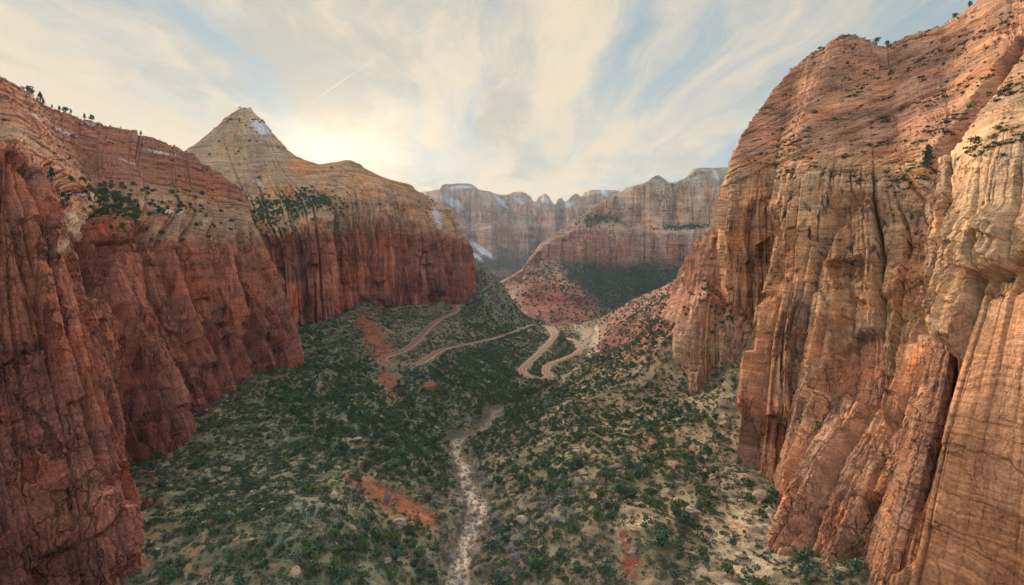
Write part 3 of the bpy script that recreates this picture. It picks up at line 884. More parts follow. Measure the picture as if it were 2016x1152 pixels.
M1 = [
    mcol((900, 650, 3000), (905, 615, 3200), (912, 590, 3400), (920, 576, 3500), (923, 573, 3520), (926, 571, 3550), (929, 570, 3600), (932, 569, 3620), (935, 568, 3640)),
    mcol((985, 650, 2300), (984, 610, 2500), (982, 580, 2700), (982, 561, 2800), (984, 558, 2810), (986, 556, 2850), (988, 554, 2870), (990, 552, 2890), (992, 550, 2900)),
    mcol((1012, 652, 2200), (1012, 610, 2420), (1014, 570, 2670), (1018, 541, 2820), (1021, 536, 2830), (1024, 532, 2870), (1027, 529, 2890), (1030, 526, 2910), (1033, 523, 2930)),
    mcol((1040, 655, 2100), (1040, 610, 2350), (1044, 560, 2650), (1050, 515, 2850), (1055, 500, 2860), (1058, 492, 2900), (1062, 486, 2930), (1066, 479, 2950), (1070, 474, 2970)),
    mcol((1070, 655, 2070), (1070, 610, 2320), (1072, 556, 2650), (1078, 492, 2880), (1080, 478, 2890), (1083, 470, 2930), (1087, 465, 2960), (1091, 461, 2990), (1095, 457, 3010)),
    mcol((1095, 655, 2050), (1095, 610, 2300), (1097, 555, 2650), (1105, 492, 2900), (1106, 466, 2910), (1110, 459, 2950), (1115, 454, 3000), (1120, 447, 3030), (1126, 440, 3060)),
    mcol((1140, 650, 2050), (1140, 605, 2350), (1140, 560, 2650), (1140, 503, 2900), (1140, 452, 2910), (1145, 440, 2990), (1150, 432, 3060), (1158, 420, 3090), (1165, 408, 3120)),
    mcol((1180, 640, 2150), (1180, 600, 2450), (1180, 555, 2750), (1180, 507, 2980), (1180, 455, 2990), (1180, 440, 3090), (1185, 425, 3190), (1195, 395, 3220), (1206, 388, 3300)),
    mcol((1230, 630, 2250), (1230, 600, 2500), (1230, 560, 2800), (1230, 508, 3050), (1230, 458, 3060), (1230, 447, 3160), (1232, 436, 3240), (1238, 372, 3280), (1244, 366, 3400)),
    mcol((1262, 620, 2300), (1262, 592, 2550), (1262, 557, 2820), (1262, 509, 3060), (1262, 459, 3070), (1262, 448, 3170), (1262, 437, 3250), (1264, 365, 3284), (1268, 361, 3420)),
    mcol((1290, 610, 2350), (1290, 585, 2600), (1290, 555, 2850), (1290, 510, 3080), (1290, 460, 3090), (1290, 450, 3180), (1290, 440, 3260), (1290, 363, 3290), (1295, 345, 3450)),
    mcol((1320, 605, 2380), (1320, 582, 2620), (1320, 555, 2865), (1320, 511, 3085), (1320, 460, 3095), (1320, 450, 3185), (1318, 442, 3265), (1316, 362, 3295), (1320, 359, 3450)),
    mcol((1340, 600, 2400), (1340, 580, 2650), (1340, 555, 2880), (1340, 512, 3090), (1340, 460, 3100), (1340, 450, 3190), (1340, 444, 3270), (1340, 360, 3300), (1343, 355, 3450)),
    mcol((1385, 600, 2400), (1385, 580, 2650), (1385, 555, 2880), (1385, 514, 3090), (1385, 459, 3100), (1385, 449, 3190), (1382, 443, 3270), (1376, 358, 3300), (1370, 332, 3450)),
    mcol((1450, 600, 2400), (1450, 580, 2650), (1450, 555, 2880), (1450, 514, 3090), (1450, 459, 3100), (1450, 449, 3190), (1448, 443, 3270), (1445, 356, 3300), (1440, 330, 3450)),
    mcol((1620, 600, 2400), (1620, 580, 2650), (1620, 555, 2880), (1620, 514, 3090), (1620, 459, 3100), (1620, 449, 3190), (1620, 443, 3270), (1600, 370, 3300), (1590, 350, 3450)),
]


def m1_edits(px, py, G, d, sc):
    for x0 in (1262, 1327):
        d = d - 10 * np.exp(-((px - x0) / 2.5) ** 2) * (py < 440) * (py > 362)
    return d


def m1_paint(px, py, P, n, C, M):
    fl = fbm(P[..., 0] / 60, P[..., 1] / 60, P[..., 2] / 60, 4)
    gr = region(px, py, [(1095, 500), (1180, 512), (1450, 515), (1450, 640), (1180, 640), (1165, 590), (1120, 545)], 16)
    C = lerp(C, np.array((0.085, 0.115, 0.075)) * (1 + 0.8 * fl)[..., None], gr * 0.95)
    pk = region(px, py, [(1025, 570), (1090, 555), (1160, 585), (1170, 640), (1040, 640)], 14)
    C = lerp(C, np.array((0.40, 0.155, 0.12)) * (1 + 0.5 * fl)[..., None], pk * 0.95)
    band = np.exp(-((py - (590 + (px - 1100) * 0.10 + 3 * fl)) / 5) ** 2) * (px > 1030) * (px < 1170)
    C = lerp(C, (0.36, 0.085, 0.07), band * 0.75)
    tan = region(px, py, [(980, 560), (1070, 490), (1095, 500), (1040, 560)], 10)
    C = lerp(C, np.array((0.40, 0.22, 0.15)), tan * 0.7)
    veg = np.clip(blob(px, py, 1190, 428, 35, 10) + blob(px, py, 1350, 448, 40, 5) + 0.6 * blob(px, py, 1160, 440, 20, 8), 0, 1)
    C = lerp(C, (0.09, 0.10, 0.06), veg * 0.8)
    top = smooth(366 - py, 0, 5) * (px > 1270)
    C = lerp(C, (0.50, 0.44, 0.36), top * 0.8)
    snow = np.maximum(blob(px, py, 1410, 345, 6, 14, -25), blob(px, py, 1325, 357, 14, 3))
    snow = np.maximum(snow, blob(px, py, 1385, 336, 14, 3) * 0.8)
    M[..., 2] = snow * 0.9
    return C, M


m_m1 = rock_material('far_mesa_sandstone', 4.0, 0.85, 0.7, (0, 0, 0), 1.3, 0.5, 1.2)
o = cliff('terraced_mesa', M1, 420, 300, [0, 0, .0, .0, .9, .9, .4, .7, .5, .04, 0], [.15, .15, .15, .2, .3, .4, .6, .3, .3, .15, .1],
          [PINK, PINK, PINK, (0.50, 0.33, 0.25), (0.50, 0.29, 0.235), (0.60, 0.40, 0.315), (0.66, 0.49, 0.375), (0.66, 0.48, 0.365), (0.70, 0.53, 0.41), (0.70, 0.60, 0.49), TAN], [0, 0, 0, 0, .7, .5, .3, .8, .8, .2, 0],
          m_m1, 2.0, (0.01, 0.01), 41, edits=m1_edits, paint=m1_paint, js=2.4, ja=0.8)
tag(o, 'terraced mesa with a pink talus foot and dark green flank', 'mountain')

# --- far wall of towers ---------------------------------------------------------------------------------------
SKYL = [(700, 384), (800, 379), (830, 377), (862, 374), (870, 365), (880, 362), (925, 362), (934, 366), (943, 373), (965, 377), (980, 383), (1000, 384), (1010, 378), (1030, 379),
        (1042, 385), (1053, 398), (1062, 386), (1071, 381), (1081, 387), (1092, 403), (1098, 393), (1106, 390), (1113, 397), (1124, 387), (1135, 382), (1145, 388), (1152, 377), (1165, 373), (1190, 374), (1215, 375), (1300, 380), (1420, 390)]
F1 = []
for i, (fx, fy) in enumerate(SKYL):
    sp = 18 * math.sin(i * 2.1) + 12 * math.sin(i * 5.3)
    dd = 7000 + 150 * math.sin(i * 1.3)
    tl = 8 * math.sin(i * 1.9)
    F1.append(column([(fx, 640, 4600), (fx, 585, 5200), (fx + 2, 540 + tl * 0.6, 5900), (fx, 492 + tl, dd - 350), (fx, 448, dd - 320), (fx, 440, dd - 120), (fx, (fy + 440) / 2 + 3, dd - 60 + sp), (fx, fy, dd + 60)], 20, (30, 1.1)))


def f1_paint(px, py, P, n, C, M):
    fl = fbm(P[..., 0] / 150, P[..., 1] / 150, P[..., 2] / 150, 4)
    C = lerp(C, np.array((0.085, 0.10, 0.07)) * (1 + 0.8 * fl)[..., None], smooth(py, 485, 520) * 0.85)
    rb = region(px, py, [(965, 532), (1005, 528), (1010, 545), (960, 552)], 4)
    C = lerp(C, (0.36, 0.19, 0.15), rb * 0.6)
    cap = smooth(372 - py, -2, 2) * (px > 866) * (px < 940)
    C = lerp(C, (0.22, 0.15, 0.12), cap * smooth(366 - py, 0, 3))
    rd = blob(px, py, 940, 410, 6, 50) + blob(px, py, 1168, 395, 6, 25)
    C = lerp(C, (0.42, 0.20, 0.16), np.clip(rd, 0, 1) * 0.6)
    snow = 0
    for cx, cy, rx, ry, a, g in ((895, 398, 26, 9, 38, .9), (905, 369, 32, 3, 0, .9), (990, 400, 26, 5, 40, .9), (1020, 395, 20, 8, 30, .6), (1072, 395, 14, 8, 20, .75), (1120, 403, 22, 7, -15, .7), (1190, 380, 14, 8, 50, .7),
                                 (945, 490, 38, 7, 32, 1.0), (935, 503, 20, 5, 30, .9), (955, 448, 22, 3, -10, .6), (990, 484, 14, 5, 20, .6), (930, 452, 14, 3, 0, .5)):
        snow = np.maximum(snow, blob(px, py, cx, cy, rx, ry, a) * g)
    M[..., 2] = snow * 1.1
    return C, M


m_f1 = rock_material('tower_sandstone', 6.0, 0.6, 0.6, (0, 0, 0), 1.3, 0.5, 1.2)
o = cliff('far_towers', F1, 460, 190, [0, 0, 0, .2, .9, .8, .5, .9, .12, 0], [.3, .5, .6, .8, .3, .3, .5, .3, .3, .2],
          [BROWN, BROWN, (0.2, 0.14, 0.1), (0.3, 0.2, 0.15), (0.52, 0.34, 0.27), (0.55, 0.37, 0.29), (0.60, 0.42, 0.33), (0.62, 0.46, 0.36), (0.64, 0.53, 0.43), TAN], [0, 0, 0, 0, .5, .5, .4, .5, .4, 0],
          m_f1, 3.4, (0.0, 0.0), 51, paint=f1_paint, js=5.0, ja=0.75)
tag(o, 'hazy far wall of snow-dusted sandstone towers and flat-topped summit', 'mountain')


# ------------------------------------------------------------------ valley floor
CTRL = [  # photograph pixel and forward distance of points on the ground
    (905, 1145, 309), (925, 1040, 385), (930, 960, 471), (905, 920, 535), (885, 880, 606), (940, 840, 705), (1050, 790, 887), (1100, 762, 1015),
    (240, 1125, 285), (275, 1015, 345), (350, 868, 466), (420, 810, 540), (500, 767, 635), (580, 730, 745), (590, 690, 900),
    (600, 645, 1150), (640, 632, 1172), (690, 607, 1240), (770, 598, 1360), (830, 579, 1480), (880, 562, 1600), (930, 547, 1720), (560, 650, 1200), (940, 530, 1850), (700, 560, 1500),
    (20, 1300, 226), (130, 1210, 255), (-300, 1450, 190), (200, 950, 420), (200, 800, 600),
    (450, 1000, 365), (600, 1050, 333), (700, 1145, 298), (800, 1145, 304), (400, 1145, 285), (700, 960, 425), (600, 900, 470), (450, 885, 458), (800, 1005, 405), (860, 1015, 402),
    (600, 800, 600), (700, 850, 560), (800, 900, 530), (860, 930, 505), (700, 780, 680), (800, 835, 650), (860, 845, 675),
    (620, 700, 900), (700, 720, 860), (680, 640, 1100), (760, 770, 760), (840, 772, 785), (900, 782, 795), (960, 800, 790),
    (900, 730, 930), (980, 700, 1150), (960, 760, 900), (1000, 730, 1010),
    (990, 580, 1700), (1040, 607, 1710), (1080, 628, 1730), (1000, 640, 1500), (950, 600, 1600), (800, 660, 1080),
    (1130, 650, 2000), (1160, 680, 1690), (1190, 690, 1500), (1180, 640, 2300), (1080, 640, 2300), (1000, 640, 2400),
    (1000, 850, 680), (1100, 850, 635), (1200, 850, 580), (1300, 850, 530), (1400, 850, 490), (1470, 862, 458), (1490, 945, 400),
    (1350, 747, 652), (1385, 770, 610), (1450, 705, 590), (1480, 655, 580),
    (1120, 762, 930), (1160, 735, 905), (1220, 703, 880), (1290, 678, 800), (1335, 655, 730), (1250, 682, 1250), (1200, 692, 1450),
    (1300, 622, 1350), (1345, 572, 1250), (1280, 600, 1750), (1250, 590, 2100), (1390, 555, 1150), (1350, 590, 1000), (1220, 640, 1600),
    (1000, 1000, 405), (960, 1145, 306), (1060, 1145, 300), (1150, 1050, 350), (1250, 1100, 310), (1400, 1000, 370), (1400, 1145, 290),
    (1533, 1087, 300), (1555, 962, 390), (1300, 920, 450), (1150, 930, 480), (1050, 920, 520), (1622, 1150, 262), (1000, 955, 462),
    (1000, 880, 600), (1150, 800, 720), (1250, 780, 680), (1700, 1150, 245), (1700, 950, 380),
    (900, 1500, 200), (300, 1500, 190), (1500, 1500, 180), (0, 1600, 170), (2000, 1500, 170),
]
ROADPX = [(1010, 660, 2050), (1040, 652, 1960), (1072, 648, 1800), (1088, 655, 1640), (1089, 664, 1500), (1075, 682, 1330), (1055, 705, 1190), (1035, 727, 1075), (1024, 735, 1040)]
# one road: lower stretch, hairpin, middle stretch (partly behind trees), hairpin, upper stretch
ROAD = [(1085, 662, 1930), (1108, 666, 1790), (1128, 672, 1640), (1138, 679, 1545), (1142, 686, 1470), (1135, 695, 1385), (1112, 706, 1270), (1088, 716, 1180), (1074, 726, 1110), (1075, 735, 1062), (1082, 741, 1036), (1074, 746, 1014), (1056, 746, 1006), (1042, 743, 1012),
        (1030, 737, 1038), (1028, 729, 1075), (1040, 715, 1140), (1062, 694, 1265), (1082, 673, 1430), (1090, 660, 1575), (1086, 650, 1700), (1074, 644, 1790), (1058, 641, 1840), (1035, 646, 1740), (1005, 657, 1520), (975, 666, 1365),
        (945, 673, 1255), (905, 681, 1150), (872, 689, 1065), (852, 699, 985), (838, 709, 920), (822, 717, 878), (800, 719, 862), (775, 719, 852), (757, 717, 850), (749, 711, 862), (757, 704, 885), (775, 698, 918), (795, 691, 955),
        (815, 676, 1030), (832, 658, 1135), (848, 642, 1240), (864, 630, 1340), (882, 621, 1430), (897, 613, 1510), (899, 606, 1570), (893, 600, 1620), (897, 594, 1690), (900, 590, 1735), (893, 588, 1755), (878, 592, 1690), (855, 597, 1590), (825, 602, 1470), (795, 605, 1390), (765, 611, 1300)]
RW = np.array([world_at(*p) for p in ROAD])
# smooth the grade
zr = RW[:, 2].copy()
ln = np.concatenate([[0], np.cumsum(np.linalg.norm(np.diff(RW[:, :2], axis=0), axis=1))])
tt = np.arange(0, ln[-1], 4.0)
RC = pchip(ln, RW, tt)                     # centre line every 4 m
for _ in range(6):
    RC[1:-1] = (RC[:-2] + 2 * RC[1:-1] + RC[2:]) / 4
STREAM = [(905, 1400, 215), (908, 1145, 309), (915, 1080, 350), (925, 1020, 402), (935, 965, 466), (915, 925, 528), (893, 890, 590), (905, 862, 640), (940, 840, 705), (985, 815, 790), (1050, 790, 887), (1100, 762, 1015), (1140, 725, 1240), (1170, 695, 1490), (1165, 672, 1720), (1175, 655, 2000)]
SW = np.array([world_at(*p) for p in STREAM])
ls = np.concatenate([[0], np.cumsum(np.linalg.norm(np.diff(SW[:, :2], axis=0), axis=1))])
ST = pchip(ls, SW, np.linspace(0, ls[-1], 260))
tq = np.linspace(0, 1, 260)
ST[:, 0] += (4.5 * np.sin(tq * 74) + 2.2 * np.sin(tq * 171 + 1)) * np.clip(0.5 + tq * 2, 0, 1)

cw = np.array([world_at(*p) for p in CTRL])
cw = np.concatenate([cw, RW[::2]])
q = cw[:, :2] / 400.0


def tps(r2):
    return 0.5 * r2 * np.log(r2 + 1e-9)


nq = len(q)
K = tps(((q[:, None] - q[None]) ** 2).sum(-1)) + np.eye(nq) * 0.0004
A = np.zeros((nq + 3, nq + 3))
A[:nq, :nq] = K; A[:nq, nq] = 1; A[:nq, nq + 1:] = q; A[nq, :nq] = 1; A[nq + 1:, :nq] = q.T
sol = np.linalg.solve(A, np.concatenate([cw[:, 2], [0, 0, 0]]))


def base_height(x, y):
    x = np.asarray(x, float) / 400; y = np.asarray(y, float) / 400
    z = sol[nq] + sol[nq + 1] * x + sol[nq + 2] * y
    for k in range(nq):
        z = z + sol[k] * tps((x - q[k, 0]) ** 2 + (y - q[k, 1]) ** 2)
    return z


def valley_height(x, y):
    """returns height, distance to the stream, distance to the road"""
    z = base_height(x, y)
    ds, ps = polyline_dist(x, y, ST[::3])
    dr, pr = polyline_dist(x, y, RC[::3])
    zs = np.interp(ps, np.arange(len(ST[::3])), ST[::3, 2])
    zr = np.interp(pr, np.arange(len(RC[::3])), RC[::3, 2])
    rough = smooth(dr, 6, 40)
    z = z + rough * (9.0 * fbm(x / 90, y / 90, 0 * x, 4) * smooth(ds, 5, 60) + 2.4 * ridged(x / 26 + 4, y / 26, 0 * x + 2, 3) + 1.5 * fbm(x / 7, y / 7, 0 * x, 3))
    z = z - 4.0 * np.exp(-(ds / 16) ** 2) + 11.5 * np.exp(-((ds - 72) / 42) ** 2) * (1 - smooth(y, 480, 640)) * rough
    rim = 5 + 5 * fbm(x / 30, y / 30, 0 * x + 5, 2)
    z = z - 3.0 * (1 - smooth(ds, rim, rim + 3.0))
    reach = 24 + 62 * smooth(y, 850, 1100)
    tb = smooth(np.clip((dr - 6.5) / (reach - 6.5), 0, 1), 0, 1)
    z = zr * (1 - tb) + z * tb
    return z, ds, dr


nu, nv = 660, 520
pxs = np.concatenate([np.linspace(-420, 130, 40, endpoint=False), np.linspace(130, 1720, nu - 70, endpoint=False), np.linspace(1720, 2300, 30)])
dsn = np.exp(np.linspace(math.log(150), math.log(2500), nv)) * S
X = (pxs[:, None] - 1008) / F * dsn[None, :]
Y = np.broadcast_to(dsn[None, :], X.shape).copy()
Z, DS, DR = valley_height(X, Y)
VP = np.stack([X, Y, Z], -1)
vn, vflip = grid_normals(VP)
if vn[..., 2].mean() < 0:
    vn = -vn; vflip = not vflip
vpx, vpy, vfw = pixel_of(VP)

fl = fbm(X / 30, Y / 30, 0 * X, 5)
f2 = fbm(X / 9, Y / 9, 0 * X + 3, 4)
f5 = fbm(X / 3.2, Y / 3.2, 0 * X + 6, 2)
C = np.zeros(X.shape + (3,)) + np.array((0.17, 0.145, 0.10))
# ground tints by place
tints = [
    ((0.20, 0.185, 0.12), [(500, 950, 240, 160, 0), (600, 800, 260, 90, 0), (800, 760, 220, 90, 0), (980, 660, 200, 90, 0)], 0.9),
    ((0.31, 0.235, 0.16), [(1250, 800, 230, 120, -20), (1400, 880, 160, 120, 0), (1300, 1000, 200, 60, 0), (1120, 860, 120, 60, -25)], 1.0),
    ((0.42, 0.34, 0.25), [(1440, 1090, 130, 70, 0), (1480, 1000, 60, 60, 0), (1240, 1030, 60, 14, -8)], 0.95),
    ((0.21, 0.155, 0.12), [(1120, 1080, 120, 90, -40), (1050, 1000, 60, 60, 0)], 0.8),
    ((0.30, 0.235, 0.15), [(870, 650, 80, 30, -35), (800, 655, 60, 22, 0), (960, 655, 80, 10, -10), (800, 712, 30, 6, 0)], 0.8),
    ((0.30, 0.100, 0.066), [(728, 650, 26, 56, -30), (750, 688, 34, 30, 0), (765, 755, 18, 40, -20), (785, 775, 28, 14, 25)], 1.0),
    ((0.27, 0.095, 0.056), [(705, 948, 40, 16, 30), (745, 968, 66, 28, 28), (800, 998, 64, 28, 30), (848, 1022, 30, 20, 20)], 1.15),
    ((0.26, 0.085, 0.055), [(1232, 1070, 14, 30, -12), (1242, 1120, 24, 40, 0)], 1.2),
    ((0.33, 0.125, 0.098), [(1270, 640, 130, 70, -25), (1330, 590, 70, 60, -40), (1210, 670, 70, 40, -10)], 1.2),
    ((0.34, 0.16, 0.12), [(1230, 620, 50, 24, -20)], 0.7),
    ((0.36, 0.20, 0.13), [(1010, 595, 30, 14, 30), (1090, 640, 30, 10, 20)], 0.5),
    ((0.30, 0.13, 0.08), [(1270, 870, 40, 30, 0), (1345, 900, 30, 30, 0)], 0.7),
    ((0.30, 0.17, 0.10), [(380, 1125, 70, 14, 10), (640, 760, 40, 12, 20)], 0.7),
]
for colr, blobs, g in tints:
    mk = 0
    for b in blobs:
        mk = np.maximum(mk, blob(vpx, vpy, *b))
    mk = smooth(mk + 0.55 * fl + 0.75 * f2 + 0.35 * f5, 0.22, 0.80) * min(g, 1.0)
    C = lerp(C, colr, mk)
C = C * (1 + 0.5 * fl + 0.35 * f2)[..., None]
gv = 0
for b in ((520, 950, 320, 200, 0, 1.0), (760, 830, 260, 130, 10, 1.0), (960, 740, 200, 130, 0, 1.0), (680, 1110, 300, 90, 0, 1.0), (980, 610, 120, 70, 25, 1.0), (650, 690, 100, 70, 0, .9), (1150, 900, 160, 90, 0, .6), (1080, 1060, 150, 110, -30, .55), (1250, 800, 260, 140, -15, .35), (1280, 940, 180, 60, 0, .6), (1290, 1090, 180, 70, 0, .3)):
    gv = np.maximum(gv, blob(vpx, vpy, *b[:5]) * b[5])
f3 = fbm(X / 4.5 + 7, Y / 4.5, 0 * X + 9, 3)
f4 = fbm(X / 17 + 3, Y / 17, 0 * X + 4, 3)
redm = np.clip((C[..., 0] / np.maximum(C[..., 1], 1e-3) - 1.7) * 2.5, 0, 1)
gm = smooth(f3 + 0.8 * f4 + 0.35 * (gv - 0.55), -0.22, 0.22) * np.clip(gv * 1.25, 0, 1) * (1 - 0.85 * redm)
C = lerp(C, lerp(np.array((0.115, 0.150, 0.090)), np.array((0.23, 0.25, 0.185)), smooth(f4, -0.2, 0.25)), gm * 0.8 * (1 - np.clip(blob(vpx, vpy, 1270, 630, 140, 70, -28) * 1.2, 0, 1)))
bedm = 1 - smooth(DS + 6 * f2 + 4 * fl, 2.5, 6.5)
C = lerp(C, np.array((0.54, 0.475, 0.42)) * (1 + 1.1 * f2)[..., None], bedm * (1 - 0.7 * smooth(vfw, 360, 560) * (1 - smooth(vfw, 950, 1050))))
wash = np.clip(blob(vpx, vpy, 1160, 670, 24, 20, -60) + blob(vpx, vpy, 1150, 650, 40, 8, 20), 0, 1)
C = lerp(C, (0.38, 0.30, 0.23), smooth(wash + 0.3 * fl, 0.35, 0.6) * 0.9)
cutm = (1 - smooth(DR + 5 * f2, 6, 13))
C = lerp(C, np.array((0.34, 0.22, 0.155)) * (1 + 0.5 * f2)[..., None], cutm * 0.4)
C = np.clip(C, 0.015, 0.7)
m_soil = soil_material('valley_soil', 1.0, 0.5)
vme = mesh_from('valley_ground', VP, grid_faces(nu, nv, vflip))
set_color(vme, 'Col', C)
valley = link('valley_ground', vme, m_soil)
tag(valley, 'scrub-covered valley floor and talus slopes between the cliffs', 'ground', kind='structure')
SURF['valley'] = dict(P=VP, n=vn, px=vpx, py=vpy, fw=vfw, ds=DS, dr=DR, C=C)

# wide ground below everything, out to the horizon
gme = mesh_from('desert_ground', np.array([(-30000, -3000, -330), (30000, -3000, -330), (30000, 30000, -330), (-30000, 30000, -330)], float), np.array([[0, 1, 2, 3]]))
m_des, nd = material('desert_soil')
principled(nd, nd.mix(nd.noise(nd.new('ShaderNodeNewGeometry').outputs['Position'], 0.01, 6, 0.6), (0.22, 0.13, 0.09), (0.30, 0.20, 0.14)), 0.95)
tag(link('desert_ground', gme, m_des), 'low desert ground running out to the horizon', 'ground', kind='structure')

# ------------------------------------------------------------------ road
m_road, nr = material('red_asphalt')
pr_ = nr.new('ShaderNodeNewGeometry').outputs['Position']
principled(nr, nr.mix(nr.noise(pr_, 0.35, 5, 0.6), (0.19, 0.076, 0.070), (0.26, 0.112, 0.102)), 0.9)
m_shd, nr = material('road_verge')
pr_ = nr.new('ShaderNodeNewGeometry').outputs['Position']
principled(nr, nr.mix(nr.noise(pr_, 0.5, 5, 0.6), (0.30, 0.20, 0.145), (0.42, 0.31, 0.235)), 0.95)
m_line, nr = material('road_paint')
pr_ = nr.new('ShaderNodeNewGeometry').outputs['Position']
principled(nr, nr.mix(nr.noise(pr_, 0.5, 5, 0.6), (0.46, 0.30, 0.20), (0.60, 0.42, 0.28)), 0.8)


def strip(name, mat, off0, off1, lift, parent=None, thick=0.0):
    t = np.gradient(RC, axis=0)
    nrm = np.stack([-t[:, 1], t[:, 0]], 1)
    nrm /= np.linalg.norm(nrm, axis=1)[:, None]
    def rail(off, dz):
        r = RC.copy()
        r[:, :2] += nrm * off
        r[:, 2] += dz
        return r
    rails = [rail(off0, lift), rail(off1, lift)]
    if thick:
        rails = [rail(off0 - 0.6, lift - thick), *rails, rail(off1 + 0.6, lift - thick)]
    Pn = np.stack(rails, 1)
    me = mesh_from(name, Pn, grid_faces(len(RC), len(rails), False))
    n_, f_ = grid_normals(Pn)
    return link(name, me, mat, parent)


road = strip('road', m_road, -4.4, 4.4, 0.95, thick=1.5)
tag(road, 'red asphalt switchback road climbing the scrub slope', 'road', kind='structure')
strip('road_edge', m_shd, 4.4, 5.3, 0.88, road, 1.4)
strip('road_edge', m_shd, -5.3, -4.4, 0.88, road, 1.4)
strip('center_line', m_line, -0.30, 0.30, 0.975, road)
strip('edge_line', m_line, 3.7, 4.0, 0.975, road)
strip('edge_line', m_line, -4.0, -3.7, 0.975, road)


# ------------------------------------------------------------------ plants and stones: meshes
def rnd_dir(n, rng):
    v = rng.normal(size=(n, 3))
    return v / np.linalg.norm(v, axis=1)[:, None]


def quads(centers, size, rng, flat=0.0, aspect=1.0):
    """one small two-sided leaf-clump face at every centre"""
    n = len(centers)
    a = rnd_dir(n, rng); a[:, 2] *= (1 - flat)
    a /= np.linalg.norm(a, axis=1)[:, None]
    b = np.cross(a, rnd_dir(n, rng)); b /= np.linalg.norm(b, axis=1)[:, None]
    s = (size * (0.6 + 0.8 * rng.random(n)))[:, None]
    V = np.stack([centers - a * s * aspect - b * s * 0.4, centers + b * s * 0.75 - a * s * 0.2, centers + a * s * aspect + b * s * 0.3, centers - b * s * 0.7 + a * s * 0.25], 1)
    return V.reshape(-1, 3), np.arange(n * 4).reshape(-1, 4)


def crown_mesh(name, seed, n=170, kind='juniper'):
    rng = np.random.default_rng(seed)
    if kind == 'juniper':        # lumpy round crown, height 1
        k = 8
        c = np.stack([rng.normal(0, 0.17, k), rng.normal(0, 0.17, k), 0.34 + 0.42 * rng.random(k)], 1)
        r = 0.17 + 0.12 * rng.random(k)
        c[0] = (0, 0, 0.72); r[0] = 0.22
        w_ = rng.choice(k, n, p=r ** 2 / (r ** 2).sum())
        P = c[w_] + rnd_dir(n, rng) * (r[w_] * (0.75 + 0.3 * rng.random(n)))[:, None]
        P[:, 2] = np.clip(P[:, 2], 0.08, 1.05)
        size = 0.085
    elif kind == 'bush':         # low wide mound
        k = 7
        c = np.stack([rng.normal(0, 0.32, k), rng.normal(0, 0.32, k), 0.2 + 0.25 * rng.random(k)], 1)
        r = 0.22 + 0.16 * rng.random(k)
        w_ = rng.choice(k, n)
        P = c[w_] + rnd_dir(n, rng) * (r[w_] * (0.7 + 0.35 * rng.random(n)))[:, None]
        P[:, 2] = np.abs(P[:, 2])
        size = 0.11
    elif kind == 'sage':
        P = rnd_dir(n, rng) * (0.35 + 0.2 * rng.random(n))[:, None] * np.array([1, 1, 0.8])
        P[:, 2] = np.abs(P[:, 2])
        size = 0.12
    else:                        # pine: ragged tiers
        h = rng.random(n) ** 0.8
        a = rng.random(n) * 2 * math.pi
        tier = 0.75 + 0.35 * np.sin(h * 34 + seed)
        rad = (0.30 * (1 - h) + 0.03) * tier * np.sqrt(rng.random(n) * 0.7 + 0.3)
        P = np.stack([np.cos(a) * rad, np.sin(a) * rad, 0.18 + h * 0.82], 1)
        size = 0.065
    V, Fc = quads(P, size, rng, 0.35 if kind == 'pine' else 0.0)
    return mesh_from(name, V, Fc, False)


def tube(pts, rad, sides=5):
    pts = np.array(pts, float); V = []; Fc = []
    for i, p in enumerate(pts):
        d = pts[min(i + 1, len(pts) - 1)] - pts[max(i - 1, 0)]
        d /= np.linalg.norm(d) + 1e-9
        a = np.cross(d, (0.3, 1, 0.1)); a /= np.linalg.norm(a); b = np.cross(d, a)
        for s in range(sides):
            t = 2 * math.pi * s / sides
            V.append(p + rad[i] * (math.cos(t) * a + math.sin(t) * b))
    for i in range(len(pts) - 1):
        for s in range(sides):
            Fc.append((i * sides + s, i * sides + (s + 1) % sides, (i + 1) * sides + (s + 1) % sides, (i + 1) * sides + s))
    return np.array(V), np.array(Fc)


def join(parts):
    V = []; Fc = []; o = 0
    for v, f in parts:
        V.append(v); Fc.append(np.asarray(f) + o); o += len(v)
    return np.concatenate(V), np.concatenate(Fc)


def trunk_mesh(name, seed, h=0.62):
    rng = np.random.default_rng(seed)
    parts = [tube([(0, 0, -0.15), (0.02, 0, h * 0.35), (0.03 * rng.normal(), 0.02, h * 0.7), (0.02, 0.03, h)], [0.055, 0.042, 0.028, 0.012])]
    for k in range(4):
        a = k * 1.6 + rng.random(); z0 = h * (0.35 + 0.13 * k)
        parts.append(tube([(0.01, 0, z0), (math.cos(a) * 0.12, math.sin(a) * 0.12, z0 + 0.08), (math.cos(a) * 0.22, math.sin(a) * 0.22, z0 + 0.2)], [0.022, 0.015, 0.006], 4))
    return mesh_from(name, *join(parts))


